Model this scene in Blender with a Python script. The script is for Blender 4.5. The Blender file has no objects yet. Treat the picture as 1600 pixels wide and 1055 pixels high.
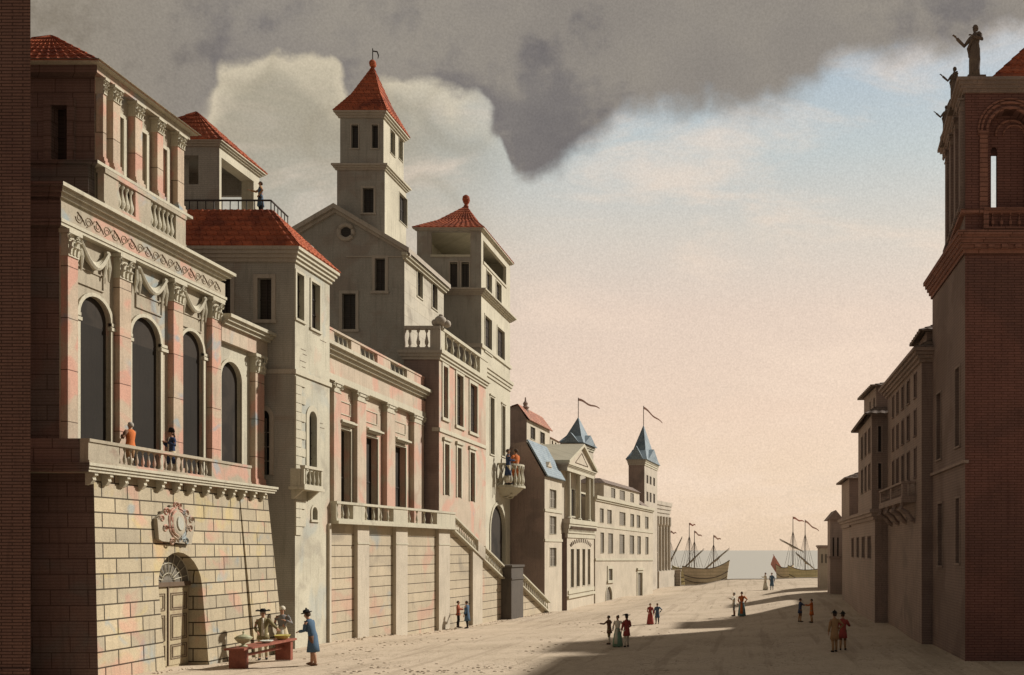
import bpy, bmesh, math, random
from mathutils import Vector, Matrix
random.seed(7)
R = math.radians
SC = bpy.context.scene
COL = SC.collection

# ---------------------------------------------------------------- camera
EYE = 4.8                 # eye height above the upper street
VX, VY, FP = 1170.0, 859.0, 1385.0      # vanishing point and focal length, photo pixels (1600 wide)
cam_d = bpy.data.cameras.new("camera"); cam = bpy.data.objects.new("camera", cam_d); COL.objects.link(cam)
cam.location = (0, 0, EYE); cam.rotation_euler = (R(90), 0, 0)
cam_d.sensor_width = 36; cam_d.lens = 36*FP/1600
cam_d.shift_x = (800-VX)/1600; cam_d.shift_y = (VY-527.5)/1600
cam_d.clip_end = 20000; cam_d.clip_start = 0.3
SC.camera = cam
SC.view_settings.view_transform = 'Standard'; SC.view_settings.look = 'None'
SC.view_settings.exposure = 0.45; SC.view_settings.gamma = 1.0

# ---------------------------------------------------------------- sun
SUN_AZ, SUN_EL = 38, 34.5       # azimuth measured from +X (right) towards +Y (away)
sun_d = bpy.data.lights.new("sun", 'SUN'); sun = bpy.data.objects.new("sun", sun_d); COL.objects.link(sun)
sdir = Vector((math.cos(R(SUN_AZ))*math.cos(R(SUN_EL)), math.sin(R(SUN_AZ))*math.cos(R(SUN_EL)), math.sin(R(SUN_EL))))
sun.rotation_euler = sdir.to_track_quat('Z', 'Y').to_euler(); sun.location = (40, 40, 60)
sun_d.energy = 4.3; sun_d.angle = R(2.5); sun_d.color = (1.0, 0.955, 0.88)

# ---------------------------------------------------------------- sky
def lin(c):
    out = []
    for v in c:
        v = v/255.0
        out.append(v/12.92 if v <= 0.04045 else ((v+0.055)/1.055)**2.4)
    return (out[0], out[1], out[2], 1.0)

class NT:
    """tiny helper to wire shader nodes"""
    def __init__(s, tree): s.t = tree
    def n(s, typ, **kw):
        nd = s.t.nodes.new(typ)
        for k, v in kw.items(): setattr(nd, k, v)
        return nd
    def put(s, sock, v):
        if isinstance(v, bpy.types.NodeSocket): s.t.links.new(v, sock)
        elif v is not None: sock.default_value = v
    def m(s, op, a, b=None, c=None, clamp=False):
        nd = s.n('ShaderNodeMath', operation=op, use_clamp=clamp)
        s.put(nd.inputs[0], a)
        if b is not None: s.put(nd.inputs[1], b)
        if c is not None: s.put(nd.inputs[2], c)
        return nd.outputs[0]
    def mr(s, v, a, b, c=0.0, d=1.0, smooth=True):
        nd = s.n('ShaderNodeMapRange'); nd.interpolation_type = 'SMOOTHSTEP' if smooth else 'LINEAR'
        s.put(nd.inputs['Value'], v)
        for k, x in zip(('From Min', 'From Max', 'To Min', 'To Max'), (a, b, c, d)): s.put(nd.inputs[k], x)
        return nd.outputs[0]
    def mix(s, f, a, b, blend='MIX'):
        nd = s.n('ShaderNodeMix', data_type='RGBA', blend_type=blend)
        s.put(nd.inputs[0], f); s.put(nd.inputs[6], a); s.put(nd.inputs[7], b)
        return nd.outputs[2]
    def ramp(s, f, stops, interp='LINEAR'):
        nd = s.n('ShaderNodeValToRGB'); cr = nd.color_ramp; cr.interpolation = interp
        while len(cr.elements) < len(stops): cr.elements.new(0.5)
        for e, (p, c) in zip(cr.elements, stops): e.position = p; e.color = c
        s.put(nd.inputs[0], f); return nd.outputs[0]
    def noise(s, vec, scale, detail=3, rough=0.55, dist=0.0):
        nd = s.n('ShaderNodeTexNoise'); s.put(nd.inputs['Vector'], vec)
        nd.inputs['Scale'].default_value = scale; nd.inputs['Detail'].default_value = detail
        nd.inputs['Roughness'].default_value = rough; nd.inputs['Distortion'].default_value = dist
        return nd.outputs[0]

world = bpy.data.worlds.new("World"); SC.world = world; world.use_nodes = True
wt = world.node_tree; wt.nodes.clear(); W = NT(wt)
tc = W.n('ShaderNodeTexCoord'); sp = W.n('ShaderNodeSeparateXYZ'); wt.links.new(tc.outputs['Generated'], sp.inputs[0])
dx, dy, dz = sp.outputs
ady = W.m('MAXIMUM', W.m('ABSOLUTE', dy), 0.05)
su = W.m('MULTIPLY_ADD', W.m('DIVIDE', dx, ady), FP, VX)           # horizontal tangent of the sky direction
sv = W.m('MULTIPLY_ADD', W.m('DIVIDE', dz, ady), -FP, VY)          # vertical tangent of the sky direction
cv = W.n('ShaderNodeCombineXYZ'); W.put(cv.inputs[0], W.m('MULTIPLY', su, 0.001)); W.put(cv.inputs[1], W.m('MULTIPLY', sv, 0.001))
n1 = W.noise(cv.outputs[0], 7.0, 5, 0.55); n2 = W.noise(cv.outputs[0], 22.0, 4, 0.6); n3 = W.noise(cv.outputs[0], 2.6, 3, 0.5)
# lower edge of the storm cloud bank, as height against bearing
edge = [(0,460),(150,430),(270,300),(322,165),(342,112),(378,78),(425,60),(472,72),(520,104),(548,150),(575,124),(630,120),
        (690,138),(748,150),(782,200),(798,262),(830,284),(875,272),(925,236),(975,204),(1030,182),(1090,186),(1150,188),
        (1210,172),(1270,152),(1315,108),(1400,104),(1480,100),(1540,78),(1600,50)]
eg = W.ramp(W.m('DIVIDE', su, 1600.0), [(x/1600, (y/600.0,)*3+(1,)) for x, y in edge])
eg = W.m('MULTIPLY', eg, 600.0)
def puffs(scale):
    vo_ = W.n('ShaderNodeTexVoronoi'); vo_.feature = 'SMOOTH_F1'; vo_.inputs['Scale'].default_value = scale; vo_.inputs['Smoothness'].default_value = 0.15
    W.put(vo_.inputs['Vector'], cv.outputs[0]); return W.m('SUBTRACT', vo_.outputs['Distance'], 0.42)
pf = W.m('ADD', W.m('MULTIPLY', puffs(11.0), 75.0), W.m('MULTIPLY', puffs(27.0), 30.0))
pf = W.m('MULTIPLY', pf, W.mr(su, 770, 830, 0.62, -0.40))
jit = W.m('ADD', W.m('ADD', W.m('MULTIPLY', W.m('SUBTRACT', n1, 0.5), 62.0), W.m('MULTIPLY', W.m('SUBTRACT', n2, 0.5), 46.0)), pf)
dd = W.m('ADD', W.m('SUBTRACT', eg, sv), jit)                         # >0 inside the dark bank
leftw = W.mr(su, 250, 345)                                             # the left flank melts away, the rest is crisp
dark = W.mr(dd, W.m('ADD', W.m('MULTIPLY_ADD', leftw, 130.0, -140.0), W.mr(su, 790, 900, 0, -12.0)), W.m('ADD', W.m('MULTIPLY_ADD', leftw, -126.0, 140.0), W.mr(su, 790, 900, 0, 26.0)))
# clear sky behind: pale blue above, rose towards the sea
vert = W.m('DIVIDE', sv, 900.0, clamp=True)
right = W.ramp(vert, [(0.0, lin((156,172,186))), (0.12, lin((164,179,189))), (0.26, lin((180,189,189))), (0.40, lin((202,194,182))),
                      (0.54, lin((217,195,177))), (0.72, lin((224,197,175))), (0.95, lin((222,198,172)))])
left = W.ramp(vert, [(0.0, lin((150,142,122))), (0.12, lin((162,152,130))), (0.24, lin((160,150,129))), (0.34, lin((176,170,155))),
                     (0.5, lin((202,184,162))), (0.95, lin((212,187,163)))])
fx = W.mr(W.m('ADD', su, W.m('MULTIPLY', n3, 260.0)), 700, 1040)
sky = W.mix(fx, left, right)
nsk = W.n('ShaderNodeTexSky'); nsk.sky_type = 'NISHITA'; nsk.sun_disc = False
nsk.sun_elevation = R(SUN_EL); nsk.sun_rotation = R(90-SUN_AZ); nsk.air_density = 1.2; nsk.dust_density = 3.0
sky = W.mix(0.15, sky, W.mix(1.0, nsk.outputs[0], (0.10, 0.085, 0.07, 1), 'MULTIPLY'))
# soft broken cloud in the clear part
rot = W.n('ShaderNodeMapping'); W.put(rot.inputs[0], cv.outputs[0]); rot.inputs['Rotation'].default_value = (0,0,R(28)); rot.inputs['Scale'].default_value = (1.0, 3.2, 1)
cl = W.mr(W.noise(rot.outputs[0], 2.6, 6, 0.6, 0.5), 0.46, 0.70)
sky = W.mix(W.m('MULTIPLY', cl, 0.50), sky, lin((226,204,184)))
cl2 = W.mr(W.noise(rot.outputs[0], 1.7, 5, 0.6, 0.3), 0.52, 0.75); sky = W.mix(W.m('MULTIPLY', cl2, 0.22), sky, lin((176,172,164)))
# second, lower billows: bright rims then grey undersides
bil = W.m('ABSOLUTE', W.m('ADD', W.m('MULTIPLY', W.m('SUBTRACT', n1, 0.5), 0.5), puffs(9.0)))
rim = W.m('MULTIPLY', W.mr(dd, -75, -4), W.mr(su, 820, 700))
sky = W.mix(W.m('MULTIPLY', rim, 0.55), sky, lin((206,193,168)))
sky = W.mix(W.m('MULTIPLY', W.m('MULTIPLY', W.mr(bil, 0.0, 0.16, 1.0, 0.0), W.mr(su, 860, 700)), W.mr(sv, 420, 260, 0.0, 0.22)), sky, lin((140,131,112)))
dcol = W.ramp(W.m('ADD', W.m('MULTIPLY', n3, 0.7), W.m('MULTIPLY', n1, 0.3)), [(0.34, lin((98,94,95))), (0.48, lin((116,111,108))), (0.58, lin((128,122,115))), (0.68, lin((146,139,128)))])
dcol = W.mix(W.mr(su, 420, 60, 0.0, 0.7), dcol, lin((131,121,104)))
dk2 = W.m('MULTIPLY', W.mr(dd, 6, 70, 1.0, 0.0), 0.35); dcol = W.mix(dk2, dcol, lin((104,99,100)))
bb = W.mr(W.m('ADD', W.m('ADD', W.m('MULTIPLY', puffs(4.0), 0.6), n1), W.m('MULTIPLY', W.m('SUBTRACT', n2, 0.5), 0.5)), 0.40, 0.64); dcol = W.mix(W.m('MULTIPLY', bb, 0.45), dcol, lin((150,142,130)))
sky = W.mix(dark, sky, dcol)
# sky out of view is darkened overhead and behind the viewer to deepen shade
over = W.mr(sv, 20, -500)
sky = W.mix(over, sky, lin((96,93,92)))
sky = W.mix(W.mr(dy, 0.25, -0.05), sky, lin((116,112,106)))
gr = W.noise(tc.outputs['Generated'], 520.0, 2, 0.7)
sky = W.mix(1.0, sky, W.ramp(gr, [(0.25, (0.78,0.78,0.78,1)), (0.75, (0.98,0.98,0.98,1))]), 'MULTIPLY')
bg = W.n('ShaderNodeBackground'); W.put(bg.inputs[0], sky); bg.inputs[1].default_value = 1.0
wo = W.n('ShaderNodeOutputWorld'); wt.links.new(bg.outputs[0], wo.inputs[0])

# ---------------------------------------------------------------- materials
M = {}
def mat(name, base, stains=(), block=None, grain=0.22, rough=0.9, bump=0.25, var=0.18, hatch=0.0, metal=0.0, hscale=14.0, world=True, streak=0.32):
    m = bpy.data.materials.new(name); m.use_nodes = True; t = m.node_tree; t.nodes.clear(); K = NT(t)
    if world: pos = K.n('ShaderNodeNewGeometry').outputs['Position']
    else: pos = K.n('ShaderNodeTexCoord').outputs['Object']
    s = K.n('ShaderNodeSeparateXYZ'); K.put(s.inputs[0], pos)
    c = K.n('ShaderNodeCombineXYZ'); K.put(c.inputs[0], K.m('ADD', s.outputs[0], s.outputs[1])); K.put(c.inputs[1], s.outputs[2])
    flat = c.outputs[0]
    big = K.noise(pos, 0.45, 4, 0.6); fine = K.noise(pos, 9.0, 3, 0.7); grn = K.noise(pos, 26.0, 2, 0.8)
    b = tuple(base)+(1,)
    dk = tuple(x*(1-var) for x in base)+(1,); lt = tuple(min(1, x*(1+var)) for x in base)+(1,)
    colr = K.ramp(K.m('ADD', K.m('MULTIPLY', big, 0.65), K.m('MULTIPLY', fine, 0.35)), [(0.3, dk), (0.5, b), (0.7, lt)])
    for i, (sc, scale, th, amt) in enumerate(stains):
        off = K.n('ShaderNodeVectorMath', operation='ADD'); K.put(off.inputs[0], pos); off.inputs[1].default_value = (17.3*(i+1), 5.1*i, 9.7*i)
        nz = K.noise(off.outputs[0], scale, 3, 0.5, 0.6)
        colr = K.mix(K.m('MULTIPLY', K.mr(nz, th, th+0.12), amt), colr, tuple(sc)+(1,))
    if streak:
        sm = K.n('ShaderNodeCombineXYZ'); K.put(sm.inputs[0], K.m('MULTIPLY', K.m('ADD', s.outputs[0], s.outputs[1]), 5.0)); K.put(sm.inputs[1], K.m('MULTIPLY', s.outputs[2], 0.35))
        colr = K.mix(K.m('MULTIPLY', K.mr(K.noise(sm.outputs[0], 1.0, 4, 0.65), 0.5, 0.68), streak), colr, tuple(x*0.45 for x in base)+(1,))
    height = K.m('MULTIPLY', fine, 0.5)
    if block:
        bw, bh, mo, dark, tint = block
        br = K.n('ShaderNodeTexBrick'); K.put(br.inputs['Vector'], flat)
        br.inputs['Scale'].default_value = 1.0; br.inputs['Brick Width'].default_value = bw; br.inputs['Row Height'].default_value = bh
        br.inputs['Mortar Size'].default_value = mo; br.inputs['Mortar Smooth'].default_value = 0.15; br.inputs['Bias'].default_value = 0
        br.inputs['Color1'].default_value = (1-tint, 1-tint, 1-tint*0.9, 1); br.inputs['Color2'].default_value = (1+tint*0.5, 1+tint*0.3, 1, 1)
        br.inputs['Mortar'].default_value = (dark, dark*0.92, dark*0.85, 1)
        colr = K.mix(1.0, colr, br.outputs['Color'], 'MULTIPLY')
        height = K.m('ADD', height, K.m('MULTIPLY', K.m('SUBTRACT', 1.0, br.outputs['Fac']), 1.6))
    if hatch:
        hv = K.m('SINE', K.m('MULTIPLY_ADD', s.outputs[2], hscale*6.283, K.m('MULTIPLY', big, 3.0)))
        colr = K.mix(K.m('MULTIPLY', K.mr(hv, 0.1, 0.9), hatch), colr, tuple(x*0.35 for x in base)+(1,))
    if grain:
        colr = K.mix(1.0, colr, K.ramp(grn, [(0.3, (1-grain,)*3+(1,)), (0.7, (1+grain*0.6,)*3+(1,))]), 'MULTIPLY')
    bs = K.n('ShaderNodeBsdfPrincipled'); K.put(bs.inputs['Base Color'], colr)
    bs.inputs['Roughness'].default_value = rough; bs.inputs['Metallic'].default_value = metal
    if 'Specular IOR Level' in bs.inputs: bs.inputs['Specular IOR Level'].default_value = 0.2
    if bump:
        bp = K.n('ShaderNodeBump'); bp.inputs['Strength'].default_value = bump; bp.inputs['Distance'].default_value = 0.04
        K.put(bp.inputs['Height'], height); K.put(bs.inputs['Normal'], bp.outputs[0])
    o = K.n('ShaderNodeOutputMaterial'); t.links.new(bs.outputs[0], o.inputs[0])
    M[name] = m; return m

PINK = (0.50, 0.28, 0.21); BLUE = (0.25, 0.31, 0.33); OCH = (0.50, 0.40, 0.18); GRY = (0.23, 0.20, 0.16); RED = (0.34, 0.10, 0.06)
mat('cream', (0.47, 0.43, 0.33), [(GRY, 0.35, 0.60, 0.35)])
mat('cream_block', (0.41, 0.35, 0.245), [(PINK, 0.6, 0.55, 0.6), (BLUE, 0.7, 0.60, 0.65), (OCH, 0.8, 0.6, 0.5)], block=(1.35, 0.56, 0.030, 0.16, 0.18), bump=0.5)
mat('palace_stone', (0.36, 0.31, 0.23), [(PINK, 0.55, 0.52, 0.8), (BLUE, 0.6, 0.58, 0.7), ((0.20,0.12,0.09), 0.8, 0.62, 0.5)])
mat('palace_pilaster', (0.43, 0.34, 0.25), [(PINK, 0.7, 0.46, 0.95), (BLUE, 0.7, 0.58, 0.85)], block=(9.0, 1.9, 0.02, 0.3, 0.08))
mat('palace_shade', (0.17, 0.115, 0.095), [((0.14,0.125,0.11), 0.35, 0.5, 0.8)], block=(1.35, 0.56, 0.02, 0.5, 0.08), hatch=0.4, hscale=9.0)  # darker palace colour for viewer-facing fronts: their shade is put into it
mat('pier_brick', (0.17, 0.09, 0.07), [((0.12,0.06,0.05), 0.4, 0.55, 0.5)], block=(0.7, 0.105, 0.018, 0.35, 0.1), hatch=0.0)
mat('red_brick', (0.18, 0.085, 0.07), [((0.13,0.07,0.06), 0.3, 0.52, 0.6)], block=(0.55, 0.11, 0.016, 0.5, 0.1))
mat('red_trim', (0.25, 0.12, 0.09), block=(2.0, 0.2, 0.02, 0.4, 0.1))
mat('render_shade', (0.33, 0.305, 0.26), [((0.27,0.215,0.175), 0.4, 0.52, 0.6), (BLUE, 0.3, 0.64, 0.3)], hatch=0.2, hscale=9.0, grain=0.3)  # darker render for viewer-facing ends, shade put into the colour
mat('church_stone', (0.44, 0.4, 0.32), [(GRY, 0.45, 0.55, 0.5)], block=(3.0, 0.9, 0.012, 0.6, 0.05))
mat('cool_render', (0.44, 0.405, 0.31), [(BLUE, 0.35, 0.55, 0.35), (GRY, 0.5, 0.55, 0.4), (PINK, 0.4, 0.62, 0.35)])
mat('rose_render', (0.44, 0.36, 0.27), [(PINK, 0.4, 0.48, 0.75), (BLUE, 0.5, 0.64, 0.4), ((0.28,0.13,0.09), 0.3, 0.62, 0.4)])
mat('joint_wall', (0.44, 0.37, 0.265), [(PINK, 0.35, 0.55, 0.55), (BLUE, 0.35, 0.6, 0.55), (GRY, 0.3, 0.56, 0.5)], block=(60.0, 0.63, 0.028, 0.22, 0.05), bump=0.45)
mat('pale_render', (0.46, 0.4, 0.31), [(GRY, 0.3, 0.62, 0.3)])
mat('far_render', (0.43, 0.375, 0.3), [(GRY, 0.3, 0.58, 0.4)])  # far houses kept pale: distance haze put into the colour
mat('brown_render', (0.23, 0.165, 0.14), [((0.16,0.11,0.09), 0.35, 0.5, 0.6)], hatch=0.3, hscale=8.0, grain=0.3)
mat('mauve_light', (0.34, 0.26, 0.22), [((0.27,0.22,0.19), 0.35, 0.52, 0.5)], hatch=0.2, hscale=6.0, grain=0.3)  # paler than the nearer row: distance haze put into the colour
mat('newel_shade', (0.1, 0.085, 0.07))  # shade on the newel put into its colour
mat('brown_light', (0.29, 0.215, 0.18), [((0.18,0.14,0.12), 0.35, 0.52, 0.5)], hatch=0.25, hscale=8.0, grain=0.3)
mat('trim', (0.46, 0.42, 0.32), [(GRY, 0.6, 0.62, 0.3)], var=0.1)
mat('grey_trim', (0.38, 0.33, 0.27), var=0.12)  # grey stone; on viewer-facing mouldings it carries shade in its colour
mat('roof_tile', (0.42, 0.115, 0.055), [((0.20,0.055,0.035), 0.6, 0.52, 0.7), ((0.45,0.16,0.09), 0.9, 0.6, 0.4)], block=(0.55, 0.34, 0.02, 0.55, 0.2), bump=0.5)
mat('rose_tile', (0.44, 0.22, 0.16), [((0.36,0.28,0.2), 0.6, 0.55, 0.5)], block=(0.6, 0.3, 0.02, 0.6, 0.15))
mat('slate', (0.23, 0.285, 0.32), [((0.12,0.17,0.20), 0.5, 0.55, 0.6)], block=(0.5, 0.25, 0.02, 0.6, 0.15), rough=0.7)
mat('brown_roof', (0.22, 0.17, 0.14), block=(0.5, 0.25, 0.02, 0.5, 0.15))
mat('dark_pane', (0.042, 0.035, 0.028), rough=0.35, grain=0.1, hatch=0.5, hscale=6.0, bump=0)
mat('dark_hall', (0.038, 0.030, 0.023), [((0.018,0.015,0.012), 0.5, 0.5, 0.7)], grain=0.15)  # shade of open interiors put into the colour
mat('inner_dark', (0.022, 0.018, 0.014), grain=0.1)  # deepest shade inside the arches, put into the colour
mat('grey_pane', (0.18, 0.16, 0.13), rough=0.4, grain=0.1, hatch=0.3, hscale=4.0, bump=0)  # lighter pane; on far houses distance haze is put into its colour
mat('door_wood', (0.40, 0.33, 0.21), [((0.30,0.22,0.14), 1.2, 0.5, 0.6)], var=0.15)
mat('door_line', (0.13, 0.09, 0.06), grain=0)
mat('cartouche_line', (0.22, 0.16, 0.10), grain=0)
mat('iron', (0.045, 0.035, 0.03), rough=0.6, grain=0.1)
mat('table_wood', (0.25, 0.085, 0.055), [((0.18,0.05,0.035), 2.5, 0.5, 0.6)], rough=0.6)
mat('pottery', (0.36, 0.35, 0.22), rough=0.5, world=False)
mat('yellow_pottery', (0.50, 0.42, 0.12), rough=0.5, world=False)
mat('white_china', (0.60, 0.60, 0.52), rough=0.4, world=False)
mat('statue_stone', (0.13, 0.095, 0.075), [((0.20,0.15,0.11), 1.5, 0.5, 0.5)])
mat('quay_stone', (0.36, 0.31, 0.25), block=(1.2, 0.5, 0.03, 0.5, 0.1))
for nm, c in dict(skin=(0.40,0.22,0.14), blue=(0.07,0.115,0.17), navy=(0.035,0.05,0.10), orange=(0.50,0.14,0.04), rust=(0.30,0.085,0.045), olive=(0.22,0.18,0.09),
                  white=(0.55,0.50,0.40), cream_cloth=(0.48,0.40,0.26), green=(0.16,0.25,0.18), greycloth=(0.18,0.17,0.16), black=(0.018,0.016,0.015),
                  brown=(0.16,0.085,0.05), hair=(0.07,0.045,0.03), greyhair=(0.32,0.29,0.25), crimson=(0.30,0.06,0.05), tan=(0.34,0.20,0.10), teal=(0.13,0.22,0.23)).items():
    mat('cloth_'+nm, c, world=False, streak=0, grain=0.12, bump=0.1, var=0.2)
mat('hull_yellow', (0.66, 0.54, 0.3), var=0.25, hatch=0.25, hscale=1.6)
mat('hull_brown', (0.6, 0.47, 0.31), var=0.25, hatch=0.25, hscale=1.6)
mat('rope', (0.13, 0.10, 0.08), grain=0)
mat('sail', (0.38, 0.32, 0.25), var=0.15)
mat('flag_red', (0.65, 0.3, 0.24)); mat('flag_pale', (0.44, 0.34, 0.30)); mat('flag_brown', (0.62, 0.4, 0.33))
# ---------------------------------------------------------------- helpers
def pt(px, py, Y):           # a photo direction at distance Y
    return Vector(((px-VX)/FP*Y, Y, EYE+(VY-py)/FP*Y))

GP = [(165,1055,33),(321,1035,39),(461,1017,45),(516,1007,48.7),(691,985,63),(760,974,70.8),(855,956,86.5),(885,957,93),(930,944,106),
      (1020,928,134),(1060,915,160),(1280,903,160),(1508,1033,36.6),(1457,1007,43.1),(1387,973,53.6),(1316,937,72),(1294,926,89),(1279,919,100),(1165,905,160)]
GPX = [((px-VX)/FP*Y, Y, EYE-(py-VY)/FP*Y) for px, py, Y in GP] + [(-8,36,-0.1),(-6,48,-0.15),(-5,62,-0.3),(-5,80,-0.4),(-3,100,-0.5),(2,120,-0.6),(0,30,0.1),(-10,28,0.1),(-20,27,0.1),(10,27,0.15)]
def ground_z(x, y):
    num = den = 0.0
    for gx, gy, gz in GPX:
        d = ((x-gx)**2*2.0 + (y-gy)**2) + 6.0
        w = 1.0/d**1.6; num += w*gz; den += w
    return num/den
def on_ground(px, py):       # where the line of sight meets the street
    Y = 60.0
    for _ in range(60):
        x = (px-VX)/FP*Y; Y = 0.5*Y + 0.5*min(300, FP*(EYE-ground_z(x, Y))/(py-VY))
    x = (px-VX)/FP*Y
    return Vector((x, Y, ground_z(x, Y)))

class MB:
    def __init__(s): s.v = []; s.f = []; s.m = []; s.mi = 0
    def face(s, pts):
        i = len(s.v); s.v += [Vector(p) for p in pts]; s.f.append(tuple(range(i, i+len(pts)))); s.m.append(s.mi)
    def hexa(s, a):          # eight corners: bottom loop then top loop
        i = len(s.v); s.v += [Vector(p) for p in a]
        for q in ((0,3,2,1),(4,5,6,7),(0,1,5,4),(1,2,6,5),(2,3,7,6),(3,0,4,7)): s.f.append(tuple(i+k for k in q)); s.m.append(s.mi)
    def box(s, x0, x1, y0, y1, z0, z1):
        s.hexa([(x0,y0,z0),(x1,y0,z0),(x1,y1,z0),(x0,y1,z0),(x0,y0,z1),(x1,y0,z1),(x1,y1,z1),(x0,y1,z1)])
    def prism(s, poly, z0, z1):      # poly of (x, y)
        n = len(poly); i = len(s.v)
        s.v += [Vector((p[0], p[1], z0)) for p in poly] + [Vector((p[0], p[1], z1)) for p in poly]
        s.f.append(tuple(i+k for k in range(n-1,-1,-1))); s.f.append(tuple(i+n+k for k in range(n))); s.m += [s.mi]*2
        for k in range(n):
            l = (k+1) % n; s.f.append((i+k, i+l, i+n+l, i+n+k)); s.m.append(s.mi)
    def ring(s, loops, cap=True, closed=True):
        n = len(loops[0]); i = len(s.v)
        for L in loops: s.v += [Vector(p) for p in L]
        for a in range(len(loops)-1):
            for k in range(n if closed else n-1):
                l = (k+1) % n; s.f.append((i+a*n+k, i+a*n+l, i+(a+1)*n+l, i+(a+1)*n+k)); s.m.append(s.mi)
        if cap:
            s.f.append(tuple(i+k for k in range(n-1,-1,-1))); s.f.append(tuple(i+(len(loops)-1)*n+k for k in range(n))); s.m += [s.mi]*2
    def tube(s, path, r, n=6, flat=None):
        path = [Vector(p) for p in path]; loops = []
        rs = r if isinstance(r, (list, tuple)) else [r]*len(path)
        for i, p in enumerate(path):
            d = (path[min(i+1, len(path)-1)]-path[max(i-1, 0)]).normalized()
            up = Vector((0,0,1)) if abs(d.z) < 0.9 else Vector((0,1,0))
            a = d.cross(up).normalized(); b = d.cross(a).normalized()
            loops.append([p + (a*math.cos(2*math.pi*k/n) + b*math.sin(2*math.pi*k/n))*rs[i] for k in range(n)])
        s.ring(loops)
    def lathe(s, c, prof, n=10, sx=1.0, sy=1.0):     # prof of (radius, z)
        c = Vector(c)
        s.ring([[c+Vector((r*sx*math.cos(2*math.pi*k/n), r*sy*math.sin(2*math.pi*k/n), z)) for k in range(n)] for r, z in prof])
    def ball(s, c, rx, ry=None, rz=None, n=8):
        ry = ry or rx; rz = rz or rx
        s.lathe(c, [(max(0.02, math.sin(math.pi*j/6))*rx, -math.cos(math.pi*j/6)*rz) for j in range(7)], n, 1.0, ry/rx)
    def build(s, name, mt, parent=None, smooth=False, merge=False):
        base = Vector(parent['_o']) if parent is not None else Vector((0,0,0))
        me = bpy.data.meshes.new(name); me.from_pydata([v-base for v in s.v], [], s.f)
        for x in (mt if isinstance(mt, (list, tuple)) else [mt]): me.materials.append(M[x])
        for p, i in zip(me.polygons, s.m): p.material_index = i; p.use_smooth = smooth
        bm = bmesh.new(); bm.from_mesh(me)
        if merge: bmesh.ops.remove_doubles(bm, verts=bm.verts, dist=1e-5)
        bmesh.ops.recalc_face_normals(bm, faces=bm.faces); bm.to_mesh(me); bm.free(); me.update()
        o = bpy.data.objects.new(name, me); COL.objects.link(o)
        if parent is not None: o.parent = parent; o['_o'] = tuple(base)
        else: o['_o'] = (0,0,0)
        return o

def thing(name, label, cat, loc, group=None):
    o = bpy.data.objects.new(name, None); COL.objects.link(o); o.location = loc; o['_o'] = tuple(loc)
    o.empty_display_size = 0.5; o['label'] = label; o['category'] = cat
    if group: o['group'] = group
    return o

def build_each(mb, name, mt, parent):
    """one object per separate piece"""
    par = list(range(len(mb.v)))
    def find(a):
        while par[a] != a: par[a] = par[par[a]]; a = par[a]
        return a
    for f in mb.f:
        for q in f[1:]: par[find(q)] = find(f[0])
    groups = {}
    for f, mi in zip(mb.f, mb.m): groups.setdefault(find(f[0]), []).append((f, mi))
    out = []
    for fs in groups.values():
        nb = MB(); mp = {}
        for f, mi in fs:
            for q in f:
                if q not in mp: mp[q] = len(nb.v); nb.v.append(mb.v[q])
            nb.f.append(tuple(mp[q] for q in f)); nb.m.append(mi)
        out.append(nb.build(name, mt, parent))
    return out

class Fac:
    """a facade plane: u along it, z up, d outwards"""
    def __init__(s, A, U, N, slope=0.0, batter=0.0, zt=0.0):
        s.A = Vector((A[0], A[1])); s.U = Vector((U[0], U[1])).normalized(); s.N = Vector((N[0], N[1])).normalized()
        s.slope = slope; s.batter = batter; s.zt = zt
    def p(s, u, z, d=0.0):
        if s.batter and z < s.zt: d = d + (s.zt-z)*s.batter
        q = s.A + s.U*u + s.N*d
        return Vector((q.x, q.y, z + s.slope*u))
    def uz(s, px, py, d=0.0):
        r = Vector(((px-VX)/FP, 1.0)); rz = (VY-py)/FP; z = 0
        for _ in range(6 if s.batter else 1):
            dd = d + ((s.zt-z)*s.batter if (s.batter and z < s.zt) else 0)
            B = s.A + s.N*dd; t = B.dot(s.N)/r.dot(s.N); q = r*t; u = (q-B).dot(s.U); z = EYE + rz*t - s.slope*u
        return u, z
    def u(s, px, d=0.0): return s.uz(px, 800, d)[0]
    def z(s, px, py, d=0.0): return s.uz(px, py, d)[1]
    def box(s, mb, u0, u1, z0, z1, d0, d1):
        mb.hexa([s.p(u0,z0,d0), s.p(u1,z0,d0), s.p(u1,z0,d1), s.p(u0,z0,d1), s.p(u0,z1,d0), s.p(u1,z1,d0), s.p(u1,z1,d1), s.p(u0,z1,d1)])

def pair(pxa, Ya, pxb, Yb, side=-1, **kw):
    """street facade through two photo columns at two distances, and the end face turned to the viewer"""
    A = Vector(((pxa-VX)/FP*Ya, Ya)); B = Vector(((pxb-VX)/FP*Yb, Yb)); U = (B-A).normalized()
    N = Vector((U.y, -U.x)) if side < 0 else Vector((-U.y, U.x))
    F = Fac(A, U, N, **kw); F.L = (B-A).length
    G = Fac(A, (-1, 0) if side < 0 else (1, 0), (0, -1))
    return F, G

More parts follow.
